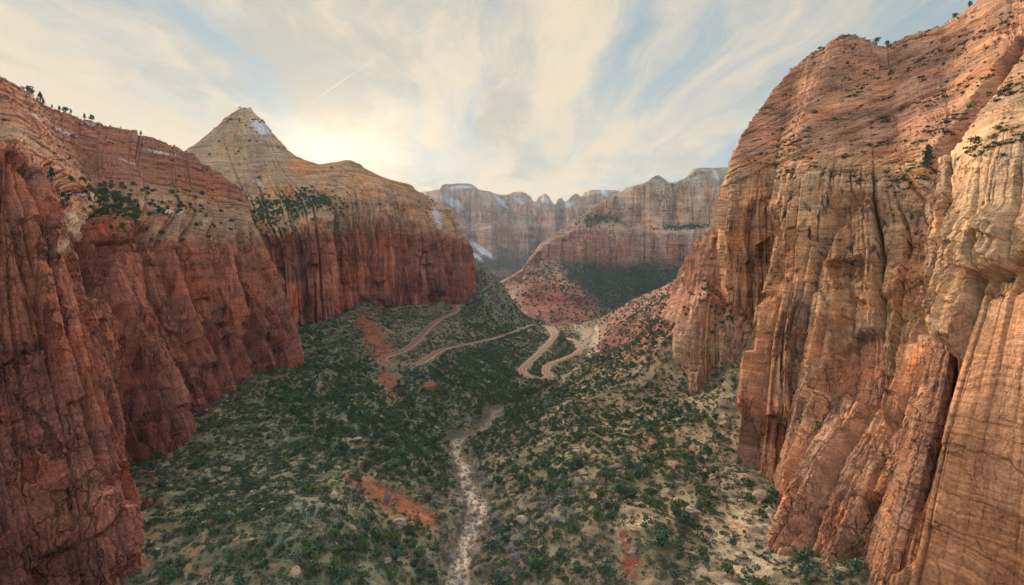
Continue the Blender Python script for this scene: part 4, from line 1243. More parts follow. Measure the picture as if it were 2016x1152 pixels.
def bare_mesh(name, seed, n=70):
    """leafless shrub: a spray of forked twigs"""
    rng = np.random.default_rng(seed); parts = []
    for k in range(n):
        a = rng.random() * 6.283; el = 0.5 + 1.0 * rng.random()
        d = np.array([math.cos(a) * math.cos(el), math.sin(a) * math.cos(el), math.sin(el)])
        L = 0.55 + 0.4 * rng.random()
        side = np.cross(d, rng.normal(size=3)); side /= np.linalg.norm(side)
        p0 = np.array([0.06 * rng.normal(), 0.06 * rng.normal(), -0.05]); p1 = p0 + d * L * 0.5 + rng.normal(size=3) * 0.05; p2 = p0 + d * L + rng.normal(size=3) * 0.08
        for q0, q1, w_ in ((p0, p1, 0.030), (p1, p2, 0.022), (p1, p1 + (d + side * 0.8) * L * 0.35, 0.020), (p1, p1 + (d - side * 0.8) * L * 0.35, 0.020)):
            s2 = np.cross(q1 - q0, rng.normal(size=3)); s2 /= np.linalg.norm(s2) + 1e-9
            parts.append((np.array([q0 - s2 * w_, q0 + s2 * w_, q1 + s2 * w_ * 0.35, q1 - s2 * w_ * 0.35]), np.array([[0, 1, 2, 3]])))
    return mesh_from(name, *join(parts), False)


def boulder_mesh(name, seed, flat=0.75, cuts=9):
    """angular block: a rounded lump planed off by random faces"""
    rng = np.random.default_rng(seed)
    import bmesh
    bm = bmesh.new()
    bmesh.ops.create_icosphere(bm, subdivisions=2, radius=1.0)
    V = np.array([v.co[:] for v in bm.verts])
    nrm = rnd_dir(cuts, rng)
    for k in range(cuts):
        dlim = 0.45 + 0.3 * rng.random()
        over = V @ nrm[k] - dlim
        V = V - np.where(over > 0, over, 0)[:, None] * nrm[k]
    V *= np.array([1, 0.6 + 0.5 * rng.random(), flat * (0.7 + 0.5 * rng.random())])
    V += 0.035 * rng.normal(size=V.shape)
    for v, c in zip(bm.verts, V):
        v.co = c
    me = bpy.data.meshes.new(name)
    bm.to_mesh(me); bm.free()
    return me


m_leaf = plain_material('juniper_leaf', (0.108, 0.168, 0.080), 0.35, 0.8, 1.2, 0.55, (1.45, 1.15, 0.7))
m_leaf2 = plain_material('pinyon_leaf', (0.072, 0.138, 0.096), 0.3, 0.8, 1.2, 0.5, (1.3, 1.15, 0.9))
m_bush = plain_material('slickrock_bush_leaf', (0.070, 0.078, 0.048), 0.35, 0.8, 1.5, 0.5, (1.3, 1.1, 0.9))
m_sage = plain_material('sage_leaf', (0.150, 0.170, 0.130), 0.3, 0.85, 1.5, 0.7, (0.8, 1.05, 0.75))
m_sage2 = plain_material('blackbrush_leaf', (0.105, 0.135, 0.075), 0.3, 0.85, 1.5, 0.7, (0.75, 1.05, 1.0))
m_bare = plain_material('grey_twig', (0.42, 0.39, 0.37), 0.3, 0.9, 2.0, 0.4, (0.9, 0.85, 0.85))
m_bark = plain_material('juniper_bark', (0.16, 0.11, 0.08), 0.3, 0.95, 6.0)


def stone_material(name, colr, var=0.4):
    m, n = material(name)
    pos = n.new('ShaderNodeNewGeometry').outputs['Position']
    lam = n.noise(n.mapping(pos, rot=(0.35, 0.2, 0), scale=(0.25, 0.25, 3.2)), 1.0, 5, 0.6)
    f = n.noise(pos, 2.2, 6, 0.65)
    r = n.new('ShaderNodeObjectInfo').outputs['Random']
    c = n.mix(n.ramp(lam, 0.4, 0.62), n.mix(1.0, colr, (0.72, 0.66, 0.62), 'MULTIPLY'), n.mix(1.0, colr, (1.2, 1.18, 1.15), 'MULTIPLY'))
    c = n.mix(n.ramp(f, 0.58, 0.38, 0, 0.6), c, n.mix(1.0, c, (0.45, 0.42, 0.42), 'MULTIPLY'))
    c = n.mix(n.math('MULTIPLY', r, var), c, n.mix(1.0, c, (0.85, 0.6, 0.5), 'MULTIPLY'))
    r2 = n.math('FRACT', n.math('MULTIPLY', r, 9.7))
    c = n.mix(n.math('MULTIPLY', r2, var), c, n.mix(1.0, c, (0.6, 0.6, 0.62), 'MULTIPLY'))
    principled(n, c, 0.95, n.math('ADD', f, lam), 0.8, 0.3)
    return m


m_stone = stone_material('pale_boulder', (0.52, 0.44, 0.365))
m_rstone = stone_material('red_boulder', (0.38, 0.20, 0.14))

CROWN = [crown_mesh('crown', 100 + i, 230) for i in range(4)]
CROWN2 = [crown_mesh('crown', 140 + i, 230) for i in range(3)]
PINE = [crown_mesh('crown', 160 + i, 240, 'pine') for i in range(3)]
TRUNK = [trunk_mesh('trunk', 200 + i) for i in range(3)]
PTRUNK = trunk_mesh('trunk', 231, 0.9)
BUSH = [crown_mesh('shrub', 300 + i, 110, 'bush') for i in range(4)]
SAGE = [crown_mesh('sagebrush', 330 + i, 44, 'sage') for i in range(2)]
SAGE2 = [crown_mesh('sagebrush', 340 + i, 44, 'sage') for i in range(3)]
BARE = [bare_mesh('bare_shrub', 360 + i) for i in range(4)]
STONE = [boulder_mesh('boulder', 400 + i) for i in range(6)]
SLABS = [boulder_mesh('boulder', 430 + i, 0.4, 11) for i in range(3)]
RSTONE = [boulder_mesh('boulder', 450 + i) for i in range(3)]
for ms, mt in ((CROWN, m_leaf), (CROWN2, m_leaf2), (PINE, m_leaf2), (TRUNK + [PTRUNK], m_bark), (BUSH, m_bush), (SAGE, m_sage), (SAGE2, m_sage2), (BARE, m_bare), (STONE + SLABS, m_stone), (RSTONE, m_rstone)):
    for me in ms:
        me.materials.append(mt)

# ------------------------------------------------------------------ which ground points the camera sees
ZB = np.full((290, 506), 1e9)
for sname, sf in SURF.items():
    bx, by, bf = pixel_of(sf['P'])
    ix = (bx / 4).astype(int); iy = (by / 4).astype(int)
    ok = (ix >= 0) & (ix < 504) & (iy >= 0) & (iy < 288)
    np.minimum.at(ZB, (iy[ok], ix[ok]), bf[ok])


def seen(P, lift=1.5):
    a, b, f = pixel_of(P + np.array([0, 0, lift]))
    ix = np.clip((a / 4).astype(int), 0, 503); iy = np.clip((b / 4).astype(int), 0, 287)
    inn = (a > 2) & (a < 2014) & (b > 2) & (b < 1150)
    return inn & (f < ZB[iy, ix] * 1.025 + 3.0), f


def sample(surf, dens, rng, sink=0.0):
    """random points on a surface grid, dens = plants per square metre at every grid point"""
    P = surf['P']
    e1 = P[1:, :-1] - P[:-1, :-1]; e2 = P[:-1, 1:] - P[:-1, :-1]
    # plan area, so that steep walls are not overplanted
    area = np.abs(e1[..., 0] * e2[..., 1] - e1[..., 1] * e2[..., 0])
    lam = area * dens[:-1, :-1]
    cnt = rng.poisson(np.clip(lam, 0, 6))
    i, j = np.nonzero(cnt)
    rep = cnt[i, j]
    i = np.repeat(i, rep); j = np.repeat(j, rep)
    a = rng.random(len(i))[:, None]; b = rng.random(len(i))[:, None]
    Q = P[i, j] * (1 - a) * (1 - b) + P[i + 1, j] * a * (1 - b) + P[i, j + 1] * (1 - a) * b + P[i + 1, j + 1] * a * b
    Q[:, 2] -= sink
    return Q, i, j


def scatter(name, protos, Q, scl, rng, label, cat, flat=None, tilt=0.0):
    """one uncountable mass of alike pieces"""
    me = bpy.data.meshes.new(name)
    me.vertices.add(len(Q)); me.vertices.foreach_set('co', np.ascontiguousarray(Q, np.float32).ravel())
    a = me.attributes.new('scl', 'FLOAT_VECTOR', 'POINT')
    sv = np.stack([scl * (0.85 + 0.4 * rng.random(len(Q))), scl * (0.85 + 0.4 * rng.random(len(Q))), scl], 1).astype(np.float32)
    a.data.foreach_set('vector', sv.ravel())
    a = me.attributes.new('rot', 'FLOAT_VECTOR', 'POINT')
    a.data.foreach_set('vector', np.stack([tilt * rng.normal(size=len(Q)), tilt * rng.normal(size=len(Q)), rng.random(len(Q)) * 6.283], 1).astype(np.float32).ravel())
    a = me.attributes.new('idx', 'INT', 'POINT')
    a.data.foreach_set('value', rng.integers(0, len(protos), len(Q)).astype(np.int32))
    pc = bpy.data.collections.new(name + '_kinds')
    for p in protos:
        pc.objects.link(bpy.data.objects.new(name + '_kind', p))
    o = link(name, me)
    g = bpy.data.node_groups.new(name, 'GeometryNodeTree')
    g.interface.new_socket('Geometry', in_out='INPUT', socket_type='NodeSocketGeometry')
    g.interface.new_socket('Geometry', in_out='OUTPUT', socket_type='NodeSocketGeometry')
    gi = g.nodes.new('NodeGroupInput'); go = g.nodes.new('NodeGroupOutput')
    ip = g.nodes.new('GeometryNodeInstanceOnPoints')
    ci = g.nodes.new('GeometryNodeCollectionInfo'); ci.inputs['Collection'].default_value = pc
    ci.inputs['Separate Children'].default_value = True; ci.inputs['Reset Children'].default_value = True
    def na(nm, typ):
        k = g.nodes.new('GeometryNodeInputNamedAttribute'); k.data_type = typ; k.inputs['Name'].default_value = nm
        return k.outputs[0]
    er = g.nodes.new('FunctionNodeEulerToRotation')
    L = g.links.new
    L(gi.outputs[0], ip.inputs['Points']); L(ci.outputs[0], ip.inputs['Instance'])
    ip.inputs['Pick Instance'].default_value = True
    L(na('idx', 'INT'), ip.inputs['Instance Index'])
    L(na('rot', 'FLOAT_VECTOR'), er.inputs[0]); L(er.outputs[0], ip.inputs['Rotation'])
    L(na('scl', 'FLOAT_VECTOR'), ip.inputs['Scale'])
    L(ip.outputs[0], go.inputs[0])
    md = o.modifiers.new('scatter', 'NODES'); md.node_group = g
    return tag(o, label, cat, kind='stuff')


def split_largest(Q, size, n):
    """indices of the n that show largest from the viewpoint, and the rest"""
    vis, f = seen(Q)
    app = np.where(vis, size / f, 0)
    order = np.argsort(-app)
    order = order[app[order] > 0]
    top = order[:n]
    rest = np.ones(len(Q), bool); rest[top] = False
    return top, rest


def surf_near(sname, px, py):
    sf = SURF[sname]
    a, b, f = pixel_of(sf['P'])
    k = np.argmin((a - px) ** 2 + (b - py) ** 2 + (f > 3000) * 1e9)
    return sf['P'].reshape(-1, 3)[k].copy()
BIG = [  # pixel, width in pixels, mesh, label
    (938, 1092, 40, STONE[0], 'huge pale-topped boulder lying in the stream bed'),
    (790, 1032, 34, STONE[1], 'blocky boulder at the toe of the red landslip scar'),
    (810, 1035, 18, STONE[2], 'pointed boulder close beside the blocky one below the scar'),
    (693, 1040, 22, SLABS[0], 'pale slab-sided boulder on the dark scrub below the scar'),
    (657, 980, 24, STONE[3], 'square boulder on the grey-green slope left of the scar'.replace('left of', 'above')),
    (664, 925, 22, STONE[4], 'dark block at the head of the red landslip scar'),
    (703, 869, 26, SLABS[1], 'flat-topped pale boulder in the dense thicket'),
    (608, 846, 20, SLABS[2], 'pale boulder in scrub under the end of the red cliff'),
    (575, 975, 24, SLABS[0], 'broad pale boulder amid rubble on the grey-green slope'),
    (445, 925, 26, SLABS[1], 'long pale rock outcrop in the grey-green rubble'),
    (420, 950, 18, STONE[5], 'grey rounded boulder beside the rubble outcrop'),
    (765, 1105, 20, STONE[5], 'rounded grey boulder among dark junipers by the stream'),
    (580, 1130, 30, STONE[0], 'jagged brown boulder in scrub near the red cliff foot'),
    (1360, 1012, 52, SLABS[2], 'tilted banded sandstone slab on the rubble slope'),
    (1400, 975, 46, SLABS[0], 'pale jointed slab above the tilted banded one'),
    (1335, 988, 24, STONE[1], 'reddish block leaning by the tilted banded slab'),
    (1455, 1095, 30, SLABS[1], 'dark flat slab in the pale sand'),
    (1500, 985, 40, STONE[3], 'weathered stack of ledges at the foot of the orange wall'),
    (1030, 1030, 34, STONE[4], 'pinkish grey boulder on the stream bank among bare shrubs'),
    (1200, 922, 14, STONE[2], 'smooth grey boulder on the tan slope'),
    (1150, 795, 18, SLABS[2], 'light slab perched on the tan slope above the thicket'),
    (912, 745, 10, STONE[1], 'pale boulder above the stream below the hairpin'),
    (965, 590, 13, STONE[0], 'lone white boulder high on the green ridge slope'),
    (688, 634, 14, SLABS[0], 'grey slab resting at the foot of the mesa wall'),
    (1318, 634, 14, STONE[4], 'lone pale boulder on the red boulder slope'),
    (1428, 800, 26, STONE[2], 'tan crag standing on the slope by the stepped buttress'),
    (1428, 840, 26, STONE[1], 'lower tan crag below its twin by the buttress'),
    (845, 768, 44, RSTONE[0], 'broad red rock outcrop below the hairpin bend'),
]

MARKS = ['the huge stream boulder', 'the blocky scar-toe boulder', 'the pointed scar-toe boulder', 'the slab-sided boulder', 'the square boulder', 'the dark block heading the scar', 'the flat-topped thicket boulder',
         'the pale boulder under the cliff end', 'the broad pale boulder', 'the long rubble outcrop', 'the grey rounded boulder', 'the rounded boulder by the stream', 'the jagged brown boulder', 'the tilted banded slab',
         'the pale jointed slab', 'the leaning reddish block', 'the dark flat slab', 'the weathered stack of ledges', 'the pinkish bank boulder', 'the smooth grey boulder', 'the perched light slab', 'the pale boulder above the stream',
         'the lone white boulder', 'the grey slab under the mesa', 'the lone pale boulder', 'the tan crag', 'the lower tan crag', 'the broad red outcrop']
MARKP = np.array([surf_near('valley', a_, b_) for a_, b_, *_ in BIG])


def beside(p, reach):
    """names the landmark boulder that stands within reach"""
    d_ = np.hypot(MARKP[:, 0] - p[0], MARKP[:, 1] - p[1])
    k_ = int(np.argmin(d_))
    return MARKS[k_] if d_[k_] < reach else None


# ------------------------------------------------------------------ planting the valley
V = SURF['valley']
vx, vy = V['px'], V['py']
tree_d = np.full(vx.shape, 0.0050)
for cx, cy, rx, ry, rot, g in ((720, 840, 200, 120, 15, .034), (950, 770, 150, 100, 0, .040), (980, 610, 90, 60, 30, .034), (680, 1100, 240, 80, 0, .020), (610, 690, 70, 60, 0, .013), (780, 960, 120, 40, 25, .012),
                               (1250, 800, 260, 140, -15, .0125), (1270, 930, 200, 60, 0, .014), (1270, 640, 120, 70, -25, .011), (1250, 1090, 190, 70, 0, .0055), (1120, 690, 70, 40, 0, .020), (1100, 900, 90, 60, 0, .014)):
    tree_d = np.maximum(tree_d, blob(vx, vy, cx, cy, rx, ry, rot) * g)
for cx, cy, rx, ry, rot, g in ((470, 950, 200, 80, 15, .75), (840, 650, 90, 26, -35, .8), (740, 670, 26, 60, -30, .95), (765, 755, 18, 34, 0, .95), (760, 975, 60, 22, 28, .98), (810, 1003, 55, 20, 28, .98), (1238, 1100, 22, 50, 0, .98),
                               (1470, 1060, 90, 70, 0, .85), (1070, 1060, 110, 70, -30, .8), (1160, 665, 40, 28, -50, .95), (330, 1060, 80, 60, 0, .5), (1240, 1028, 60, 10, 0, .9)):
    tree_d *= 1 - g * np.clip(blob(vx, vy, cx, cy, rx, ry, rot) * 1.3, 0, 1)
clump = smooth(fbm(V['P'][..., 0] / 24, V['P'][..., 1] / 24, 0 * vx + 8, 3), -0.28, 0.22)
tree_d *= (0.25 + 1.2 * clump) * np.maximum(smooth(V['ds'], 7, 14), 0.8 * smooth(V['fw'], 540, 640)) * smooth(V['dr'], 8.5, 17) * (V['n'][..., 2] > 0.22)
rng = np.random.default_rng(77)
TQ, ti, tj = sample(V, tree_d * 2.3, rng, 0.25)
TH = (1.9 + 4.6 * rng.random(len(TQ)) ** 1.9) * (0.9 + 0.35 * blob(V['px'][ti, tj], V['py'][ti, tj], 1250, 1080, 260, 140))
keep = seen(TQ, 2.5)[0] | (rng.random(len(TQ)) < 0.35)
TQ, TH, ti, tj = TQ[keep], TH[keep], ti[keep], tj[keep]
TPX, TPY = V['px'][ti, tj], V['py'][ti, tj]

# trees on shelves and slickrock of the cliffs
def on_cliff(sname, dens, rng, sink=0.3):
    sf = SURF[sname]
    return sample(sf, dens * smooth(sf['n'][..., 2], 0.15, 0.45), rng, sink)


def area_mask(sname, blobs):
    sf = SURF[sname]; mk = 0
    for b in blobs:
        mk = np.maximum(mk, blob(sf['px'], sf['py'], *b[:5]) * b[5])
    return mk


sh1, i1, j1 = on_cliff('red_cliff', area_mask('red_cliff', [(215, 400, 50, 30, 20, .13), (260, 440, 45, 24, 20, .15), (330, 410, 80, 18, 0, .07), (190, 385, 40, 16, 0, .13), (420, 440, 60, 22, 0, .03), (300, 385, 140, 12, 0, .03)]), rng)
sh2, i2, j2 = on_cliff('pyramid_mesa', area_mask('pyramid_mesa', [(590, 403, 85, 18, -4, .10), (520, 412, 40, 24, 0, .09), (660, 410, 55, 14, 0, .06), (560, 448, 60, 12, 0, .04), (850, 420, 18, 40, -30, .012), (470, 290, 70, 60, 0, .0035), (460, 240, 40, 6, -10, .012), (505, 235, 30, 40, 35, .010), (650, 380, 100, 30, 0, .0015)]), rng)
sh4, i4, j4 = on_cliff('stepped_buttress', area_mask('stepped_buttress', [(1430, 620, 60, 40, 0, .03), (1400, 575, 40, 15, 0, .03)]), rng)
EXTRA = np.concatenate([sh1, sh2, sh4])
EH = np.concatenate([2.2 + 2.2 * rng.random(len(sh1)), 3.2 + 2.8 * rng.random(len(sh2)), 2.0 + 2.0 * rng.random(len(sh4))])
ZONE = np.concatenate([np.full(len(TQ), 0), np.full(len(sh1), 1), np.full(len(sh2), 2), np.full(len(sh4), 3)])
AQ = np.concatenate([TQ, EXTRA]); AH = np.concatenate([TH, EH])
top, rest = split_largest(AQ, AH, 300)


def add_tree(P, h, crowns, trunks, name, label, group, rng, cat='tree', wide=1.0):
    e = bpy.data.objects.new(name, None)
    COL.objects.link(e)
    e.empty_display_size = 0.5
    e.location = tuple(float(v) for v in P)
    e.rotation_euler = (0, 0, rng.random() * 6.283)
    wd = h * wide * (0.9 + 0.35 * rng.random())
    e.scale = (wd, wd, h)
    tag(e, label, cat, group)
    link('crown', crowns[rng.integers(len(crowns))], None, e)
    link('trunk', trunks[rng.integers(len(trunks))], None, e)
    return e


def place_label(p, zone):
    a, b, f = (float(v) for v in pixel_of(p))
    if zone == 1:
        return 'dark juniper on the snowy shelf above the red jointed cliff', 'junipers on the red cliff shelf'
    if zone == 2:
        return 'small dark tree on the shelf of the pyramid-peaked mesa', 'trees on the mesa shelf'
    if zone == 3:
        return 'small juniper on a ledge of the pale stepped buttress', 'junipers on the stepped buttress'
    sx = float(np.interp(b, [790, 840, 890, 960, 1020, 1145], [1050, 940, 893, 935, 925, 908]))
    if a > sx:
        if math.hypot(a - 1238, (b - 1090) * 0.7) < 75:
            return 'rounded green juniper beside the bare red soil patch', 'junipers around the red soil patch'
        if b > 1000:
            return 'rounded juniper on pale sandy rubble near the foot of the orange wall', 'junipers on the sandy rubble'
        if b > 880:
            return 'green juniper in the scrub belt across the tan slope under the orange wall', 'junipers of the scrub belt'
        return 'small juniper scattered on the tan boulder slope under the orange wall', 'junipers on the tan slope'
    if b > 1030:
        return 'dark juniper below the red landslip scar, by the boulder stream', 'junipers below the landslip scar'
    if b > 880 and a < 640:
        return 'lone juniper on the grey-green rubble slope under the red cliff', 'junipers on the grey-green slope'
    return 'dark juniper in the dense thicket above the red landslip scar', 'junipers of the dense thicket'


for k in top:
    lb, gp = place_label(AQ[k], ZONE[k])
    alt = ZONE[k] == 0 and rng.random() < 0.45
    size = 'tall' if AH[k] > 5.4 else 'low' if AH[k] < 4.0 else 'middling'
    near = beside(AQ[k], 13) if ZONE[k] == 0 else None
    hue = 'blue-green' if alt else 'olive-green'
    if near:
        lb = f'{size} {hue} juniper growing beside {near}'; gp = 'junipers beside the great boulders'
    else:
        lb = f'{size} {hue} juniper ' + lb.split('juniper ' if 'juniper ' in lb else 'tree ', 1)[1]
    add_tree(AQ[k], AH[k], CROWN2 if alt else CROWN, TRUNK, 'juniper_tree', lb, gp, rng, wide=1.05)
scatter('juniper_scrub', CROWN + CROWN2, AQ[rest], AH[rest] * 1.0, rng, 'countless small dark green junipers dotting the valley slopes', 'scrub')

# skyline pines on the red cliff and the dome
SKYPINE = [(57, 186, 5.2), (80, 205, 7.2), (88, 212, 5.0), (66, 196, 3.6), (104, 222, 3.5), (120, 224, 4.2), (132, 228, 5.2), (142, 232, 4.0), (168, 243, 5.5), (181, 246, 5.2), (278, 272, 4.6), (240, 258, 2.4), (205, 378, 6.0), (103, 345, 6.0)]
def ridge_at(sname, px):
    sf = SURF[sname]
    a, b, f = pixel_of(sf['P'])
    b = np.where((np.abs(a - px) < 3) & (sf['rail'] < 8.2 if sname == 'red_cliff' else sf['rail'] < 10.2), b, 1e9)
    return sf['P'].reshape(-1, 3)[np.argmin(b)].copy()
for k, (a, b, h) in enumerate(SKYPINE):
    p = surf_near('red_cliff', a, b + 6) if k >= 12 else ridge_at('red_cliff', a)
    p[2] -= 0.3
    add_tree(p, h * 1.0, PINE if k % 3 else CROWN2, [PTRUNK], 'pine_tree', 'lone pine standing out on the ridge line of the red slickrock' if k < 12 else ('bushy pine at the back of the snowy shelf' if k == 12 else 'dark pine on the brow of the red jointed buttress'),
             'pines on the red ridge line' if k < 12 else None, rng, wide=1.0)
p = surf_near('orange_cliff', 1828, 335)
add_tree(p, 13, PINE, [PTRUNK], 'pine_tree', 'tall dark pine growing at the foot of the diagonal rift', None, rng)
for a, b, h in ((1728, 92, 5.0), (1745, 97, 3.5), (1612, 100, 2.2), (1878, 46, 3.2), (1908, 28, 3.4)):
    p = ridge_at('orange_cliff', a)
    add_tree(p, h * 1.3, CROWN2, TRUNK, 'pine_tree', 'small pine on the skyline of the orange slickrock dome', 'pines on the dome skyline', rng)

# bushes on the slickrock dome: gather along the beds
sf = SURF['orange_cliff']
P_ = sf['P']
bedc = P_[..., 2] - 0.42 * P_[..., 0] + 0.05 * P_[..., 1] + 3.5 * fbm(P_[..., 0] / 43, P_[..., 1] / 43, P_[..., 2] / 43, 3)
lines = smooth(gnoise(bedc / 7.0, P_[..., 0] / 40, 0 * bedc + 2), 0.02, 0.25)
dome = smooth(sf['rail'], 4.9, 5.4) * (1 - 0.5 * smooth(sf['rail'], 8.5, 9.5))
bd = dome * (0.002 + 0.022 * lines) * (0.4 + 1.2 * smooth(fbm(P_[..., 0] / 30, P_[..., 1] / 30, P_[..., 2] / 30 + 4, 3), -0.1, 0.3))
bd += area_mask('orange_cliff', [(1560, 300, 60, 30, -25, .02), (1700, 350, 90, 14, 0, .02), (1790, 335, 50, 16, 0, .03), (1960, 290, 60, 20, -15, .02), (1990, 560, 30, 25, 0, .03)])
Bq, bi, bj = on_cliff('orange_cliff', bd * 4.2, rng, 0.15)
Bs = 0.9 + 1.9 * rng.random(len(Bq)) ** 1.6
Lq, li, lj = on_cliff('red_cliff', (smooth(SURF['red_cliff']['rail'], 5.0, 5.6) * (0.25 + 1.1 * smooth(fbm(SURF['red_cliff']['P'][..., 0] / 25, SURF['red_cliff']['P'][..., 1] / 25, SURF['red_cliff']['P'][..., 2] / 8, 3), 0.0, 0.25))) * 0.012, rng, 0.15)
Ls = 1.0 + 1.8 * rng.random(len(Lq)) ** 1.5
BQ = np.concatenate([Bq, Lq]); BS = np.concatenate([Bs, Ls]); BZ = np.concatenate([np.zeros(len(Bq)), np.ones(len(Lq))])
topb, restb = split_largest(BQ, BS, 280)
for k in topb:
    o = link('shrub', BUSH[rng.integers(4)])
    o.location = tuple(float(v) for v in BQ[k]); s_ = float(BS[k])
    o.rotation_euler = (0, 0, rng.random() * 6.283); o.scale = (s_ * 1.25, s_ * 1.05, s_)
    a, b, f = (float(v) for v in pixel_of(BQ[k]))
    size = 'broad' if s_ > 2.1 else 'small' if s_ < 1.5 else 'mid-sized'
    if BZ[k]:
        tag(o, f'{size} dark low bush on the red slickrock above the jointed cliff', 'bush', 'bushes on the red slickrock')
    elif b > 300 and a < 1850:
        tag(o, f'{size} dark low bush along the rim shelf atop the orange wall', 'bush', 'bushes on the rim shelf')
    elif a > 1900 and b > 180:
        tag(o, f'{size} dark low bush on the pale slickrock beyond the diagonal rift', 'bush', 'bushes beyond the rift')
    else:
        tag(o, f'{size} dark low bush on the sloping beds of the slickrock dome', 'bush', 'bushes on the slickrock dome')
scatter('slickrock_scrub', BUSH, BQ[restb], BS[restb], rng, 'many small dark bushes following the beds of the slickrock', 'scrub')

# sagebrush ground cover
sage_d = 0.16 * (0.35 + 1.1 * smooth(fbm(V['P'][..., 0] / 14, V['P'][..., 1] / 14, 0 * vx + 1, 3), -0.2, 0.25)) * smooth(V['ds'], 6, 12) * smooth(V['dr'], 6.5, 9)
sage_d *= 1 + 1.6 * np.maximum(blob(vx, vy, 470, 960, 220, 110, 10), np.maximum(blob(vx, vy, 1080, 1070, 120, 80, -35), blob(vx, vy, 480, 840, 120, 60, -30)))
for cx, cy, rx, ry, rot, g in ((740, 670, 26, 60, -30, .8), (765, 755, 18, 34, 0, .9), (760, 975, 60, 22, 28, .9), (810, 1003, 55, 20, 28, .9), (1238, 1100, 22, 50, 0, .9), (1470, 1050, 80, 70, 0, .5), (1160, 665, 40, 28, -50, .9)):
    sage_d *= 1 - g * np.clip(blob(vx, vy, cx, cy, rx, ry, rot) * 1.3, 0, 1)
sage_d *= (V['fw'] < 1150)
GQ, gi, gj = sample(V, sage_d, rng, 0.1)
kp = seen(GQ, 1.0)[0]
GQ = GQ[kp]
scatter('sagebrush', SAGE + SAGE2, GQ, 1.2 + 2.2 * rng.random(len(GQ)) ** 1.8, rng, 'grey-green sagebrush covering the valley slopes', 'scrub')

# talus of the far mesas
Mq, mi, mj = sample(SURF['terraced_mesa'], smooth(3.8 - SURF['terraced_mesa']['rail'], 0, 0.4) * (0.0016 + area_mask('terraced_mesa', [(1260, 545, 140, 42, 0, .015), (1130, 520, 55, 28, 20, .008), (1350, 560, 80, 45, 0, .015)])), rng, 0.3)
Mq2, _, _ = sample(SURF['terraced_mesa'], area_mask('terraced_mesa', [(1190, 428, 40, 12, 0, .012), (1350, 448, 50, 6, 0, .012), (1160, 442, 25, 10, 0, .008)]) * smooth(SURF['terraced_mesa']['n'][..., 2], 0.2, 0.5), rng, 0.3)
Fq, _, _ = sample(SURF['far_towers'], smooth(SURF['far_towers']['py'], 488, 515) * 0.0009, rng, 0.3)
FQ = np.concatenate([Mq, Mq2, Fq])
FQ = FQ[seen(FQ, 4)[0]]
scatter('distant_scrub', CROWN2[:2] + CROWN[:1], FQ, 5.5 + 4.5 * rng.random(len(FQ)), rng, 'dark scrub woodland speckling the far talus slopes', 'scrub')

# leafless shrubs along the stream and in hollows
bare_d = 0.045 * np.exp(-((V['ds'] - 8) / 5) ** 2) * (vy > 800)
for cx, cy, rx, ry, rot, g in ((1120, 970, 34, 34, 0, .06), (975, 1045, 50, 50, 0, .07), (1000, 1110, 60, 40, 0, .05), (1100, 1000, 60, 30, 0, .03), (880, 1000, 20, 30, 0, .05), (840, 740, 22, 8, 0, .04), (800, 745, 20, 12, 0, .03), (935, 830, 30, 14, -20, .05), (600, 880, 120, 30, 0, .004), (660, 640, 30, 20, 0, .004), (830, 610, 60, 10, -10, .01), (920, 800, 40, 20, 0, .012), (1060, 785, 40, 14, -20, .03)):
    bare_d = np.maximum(bare_d, blob(vx, vy, cx, cy, rx, ry, rot) * g)
Dq, di, dj = sample(V, bare_d, rng, 0.1)
Dq = Dq[seen(Dq, 2)[0]]
Dh = 1.3 + 2.9 * rng.random(len(Dq)) ** 1.5
topd, restd = split_largest(Dq, Dh, 160)
for k in topd:
    o = link('bare_shrub', BARE[rng.integers(4)])
    h = float(Dh[k])
    o.location = tuple(float(v) for v in Dq[k]); o.rotation_euler = (0, 0, rng.random() * 6.283); o.scale = (h * 1.1, h * 1.1, h)
    a, b, f = (float(v) for v in pixel_of(Dq[k]))
    if math.hypot(a - 1120, b - 970) < 60:
        tag(o, 'pale leafless shrub in the grey thicket on the tan slope', 'shrub', 'leafless thicket on the tan slope')
    elif b > 850:
        near = beside(Dq[k], 16)
        size = 'tall' if h > 3.2 else 'low' if h < 2.3 else 'middling'
        tag(o, f'{size} grey leafless shrub by {near}' if near else f'{size} grey leafless shrub on the bank of the boulder stream', 'shrub', 'leafless shrubs along the stream')
    else:
        tag(o, 'grey leafless shrub in the hollow below the hairpin road', 'shrub', 'leafless shrubs below the road')
if restd.sum():
    scatter('bare_brush', BARE, Dq[restd], Dh[restd], rng, 'grey leafless brush filling the hollows along the stream', 'scrub')
o = link('bare_tree', BARE[1])
p = surf_near('valley', 763, 985)
o.location = tuple(float(v) for v in p); o.scale = (4.2, 4.2, 6.5)
tag(o, 'solitary leafless tree on the red landslip scar', 'tree')

# ------------------------------------------------------------------ boulders
for a, b, wpx, me, lb in BIG:
    p = surf_near('valley', a, b)
    f = float(pixel_of(p)[2])
    s_ = wpx / F * f * 0.5
    o = link('boulder', me)
    o.location = (float(p[0]), float(p[1]), float(p[2]) + s_ * 0.22)
    o.rotation_euler = (0.15 * rng.normal(), 0.15 * rng.normal(), 0.5 * rng.normal())
    o.scale = (s_, s_, s_ * 1.1)
    tag(o, lb, 'boulder')
p = surf_near('terraced_mesa', 1086, 517)
o = link('boulder', STONE[2]); o.location = tuple(float(v) for v in p); o.scale = (11, 11, 11)
tag(o, 'large pale boulder alone on the far mesa talus', 'boulder')

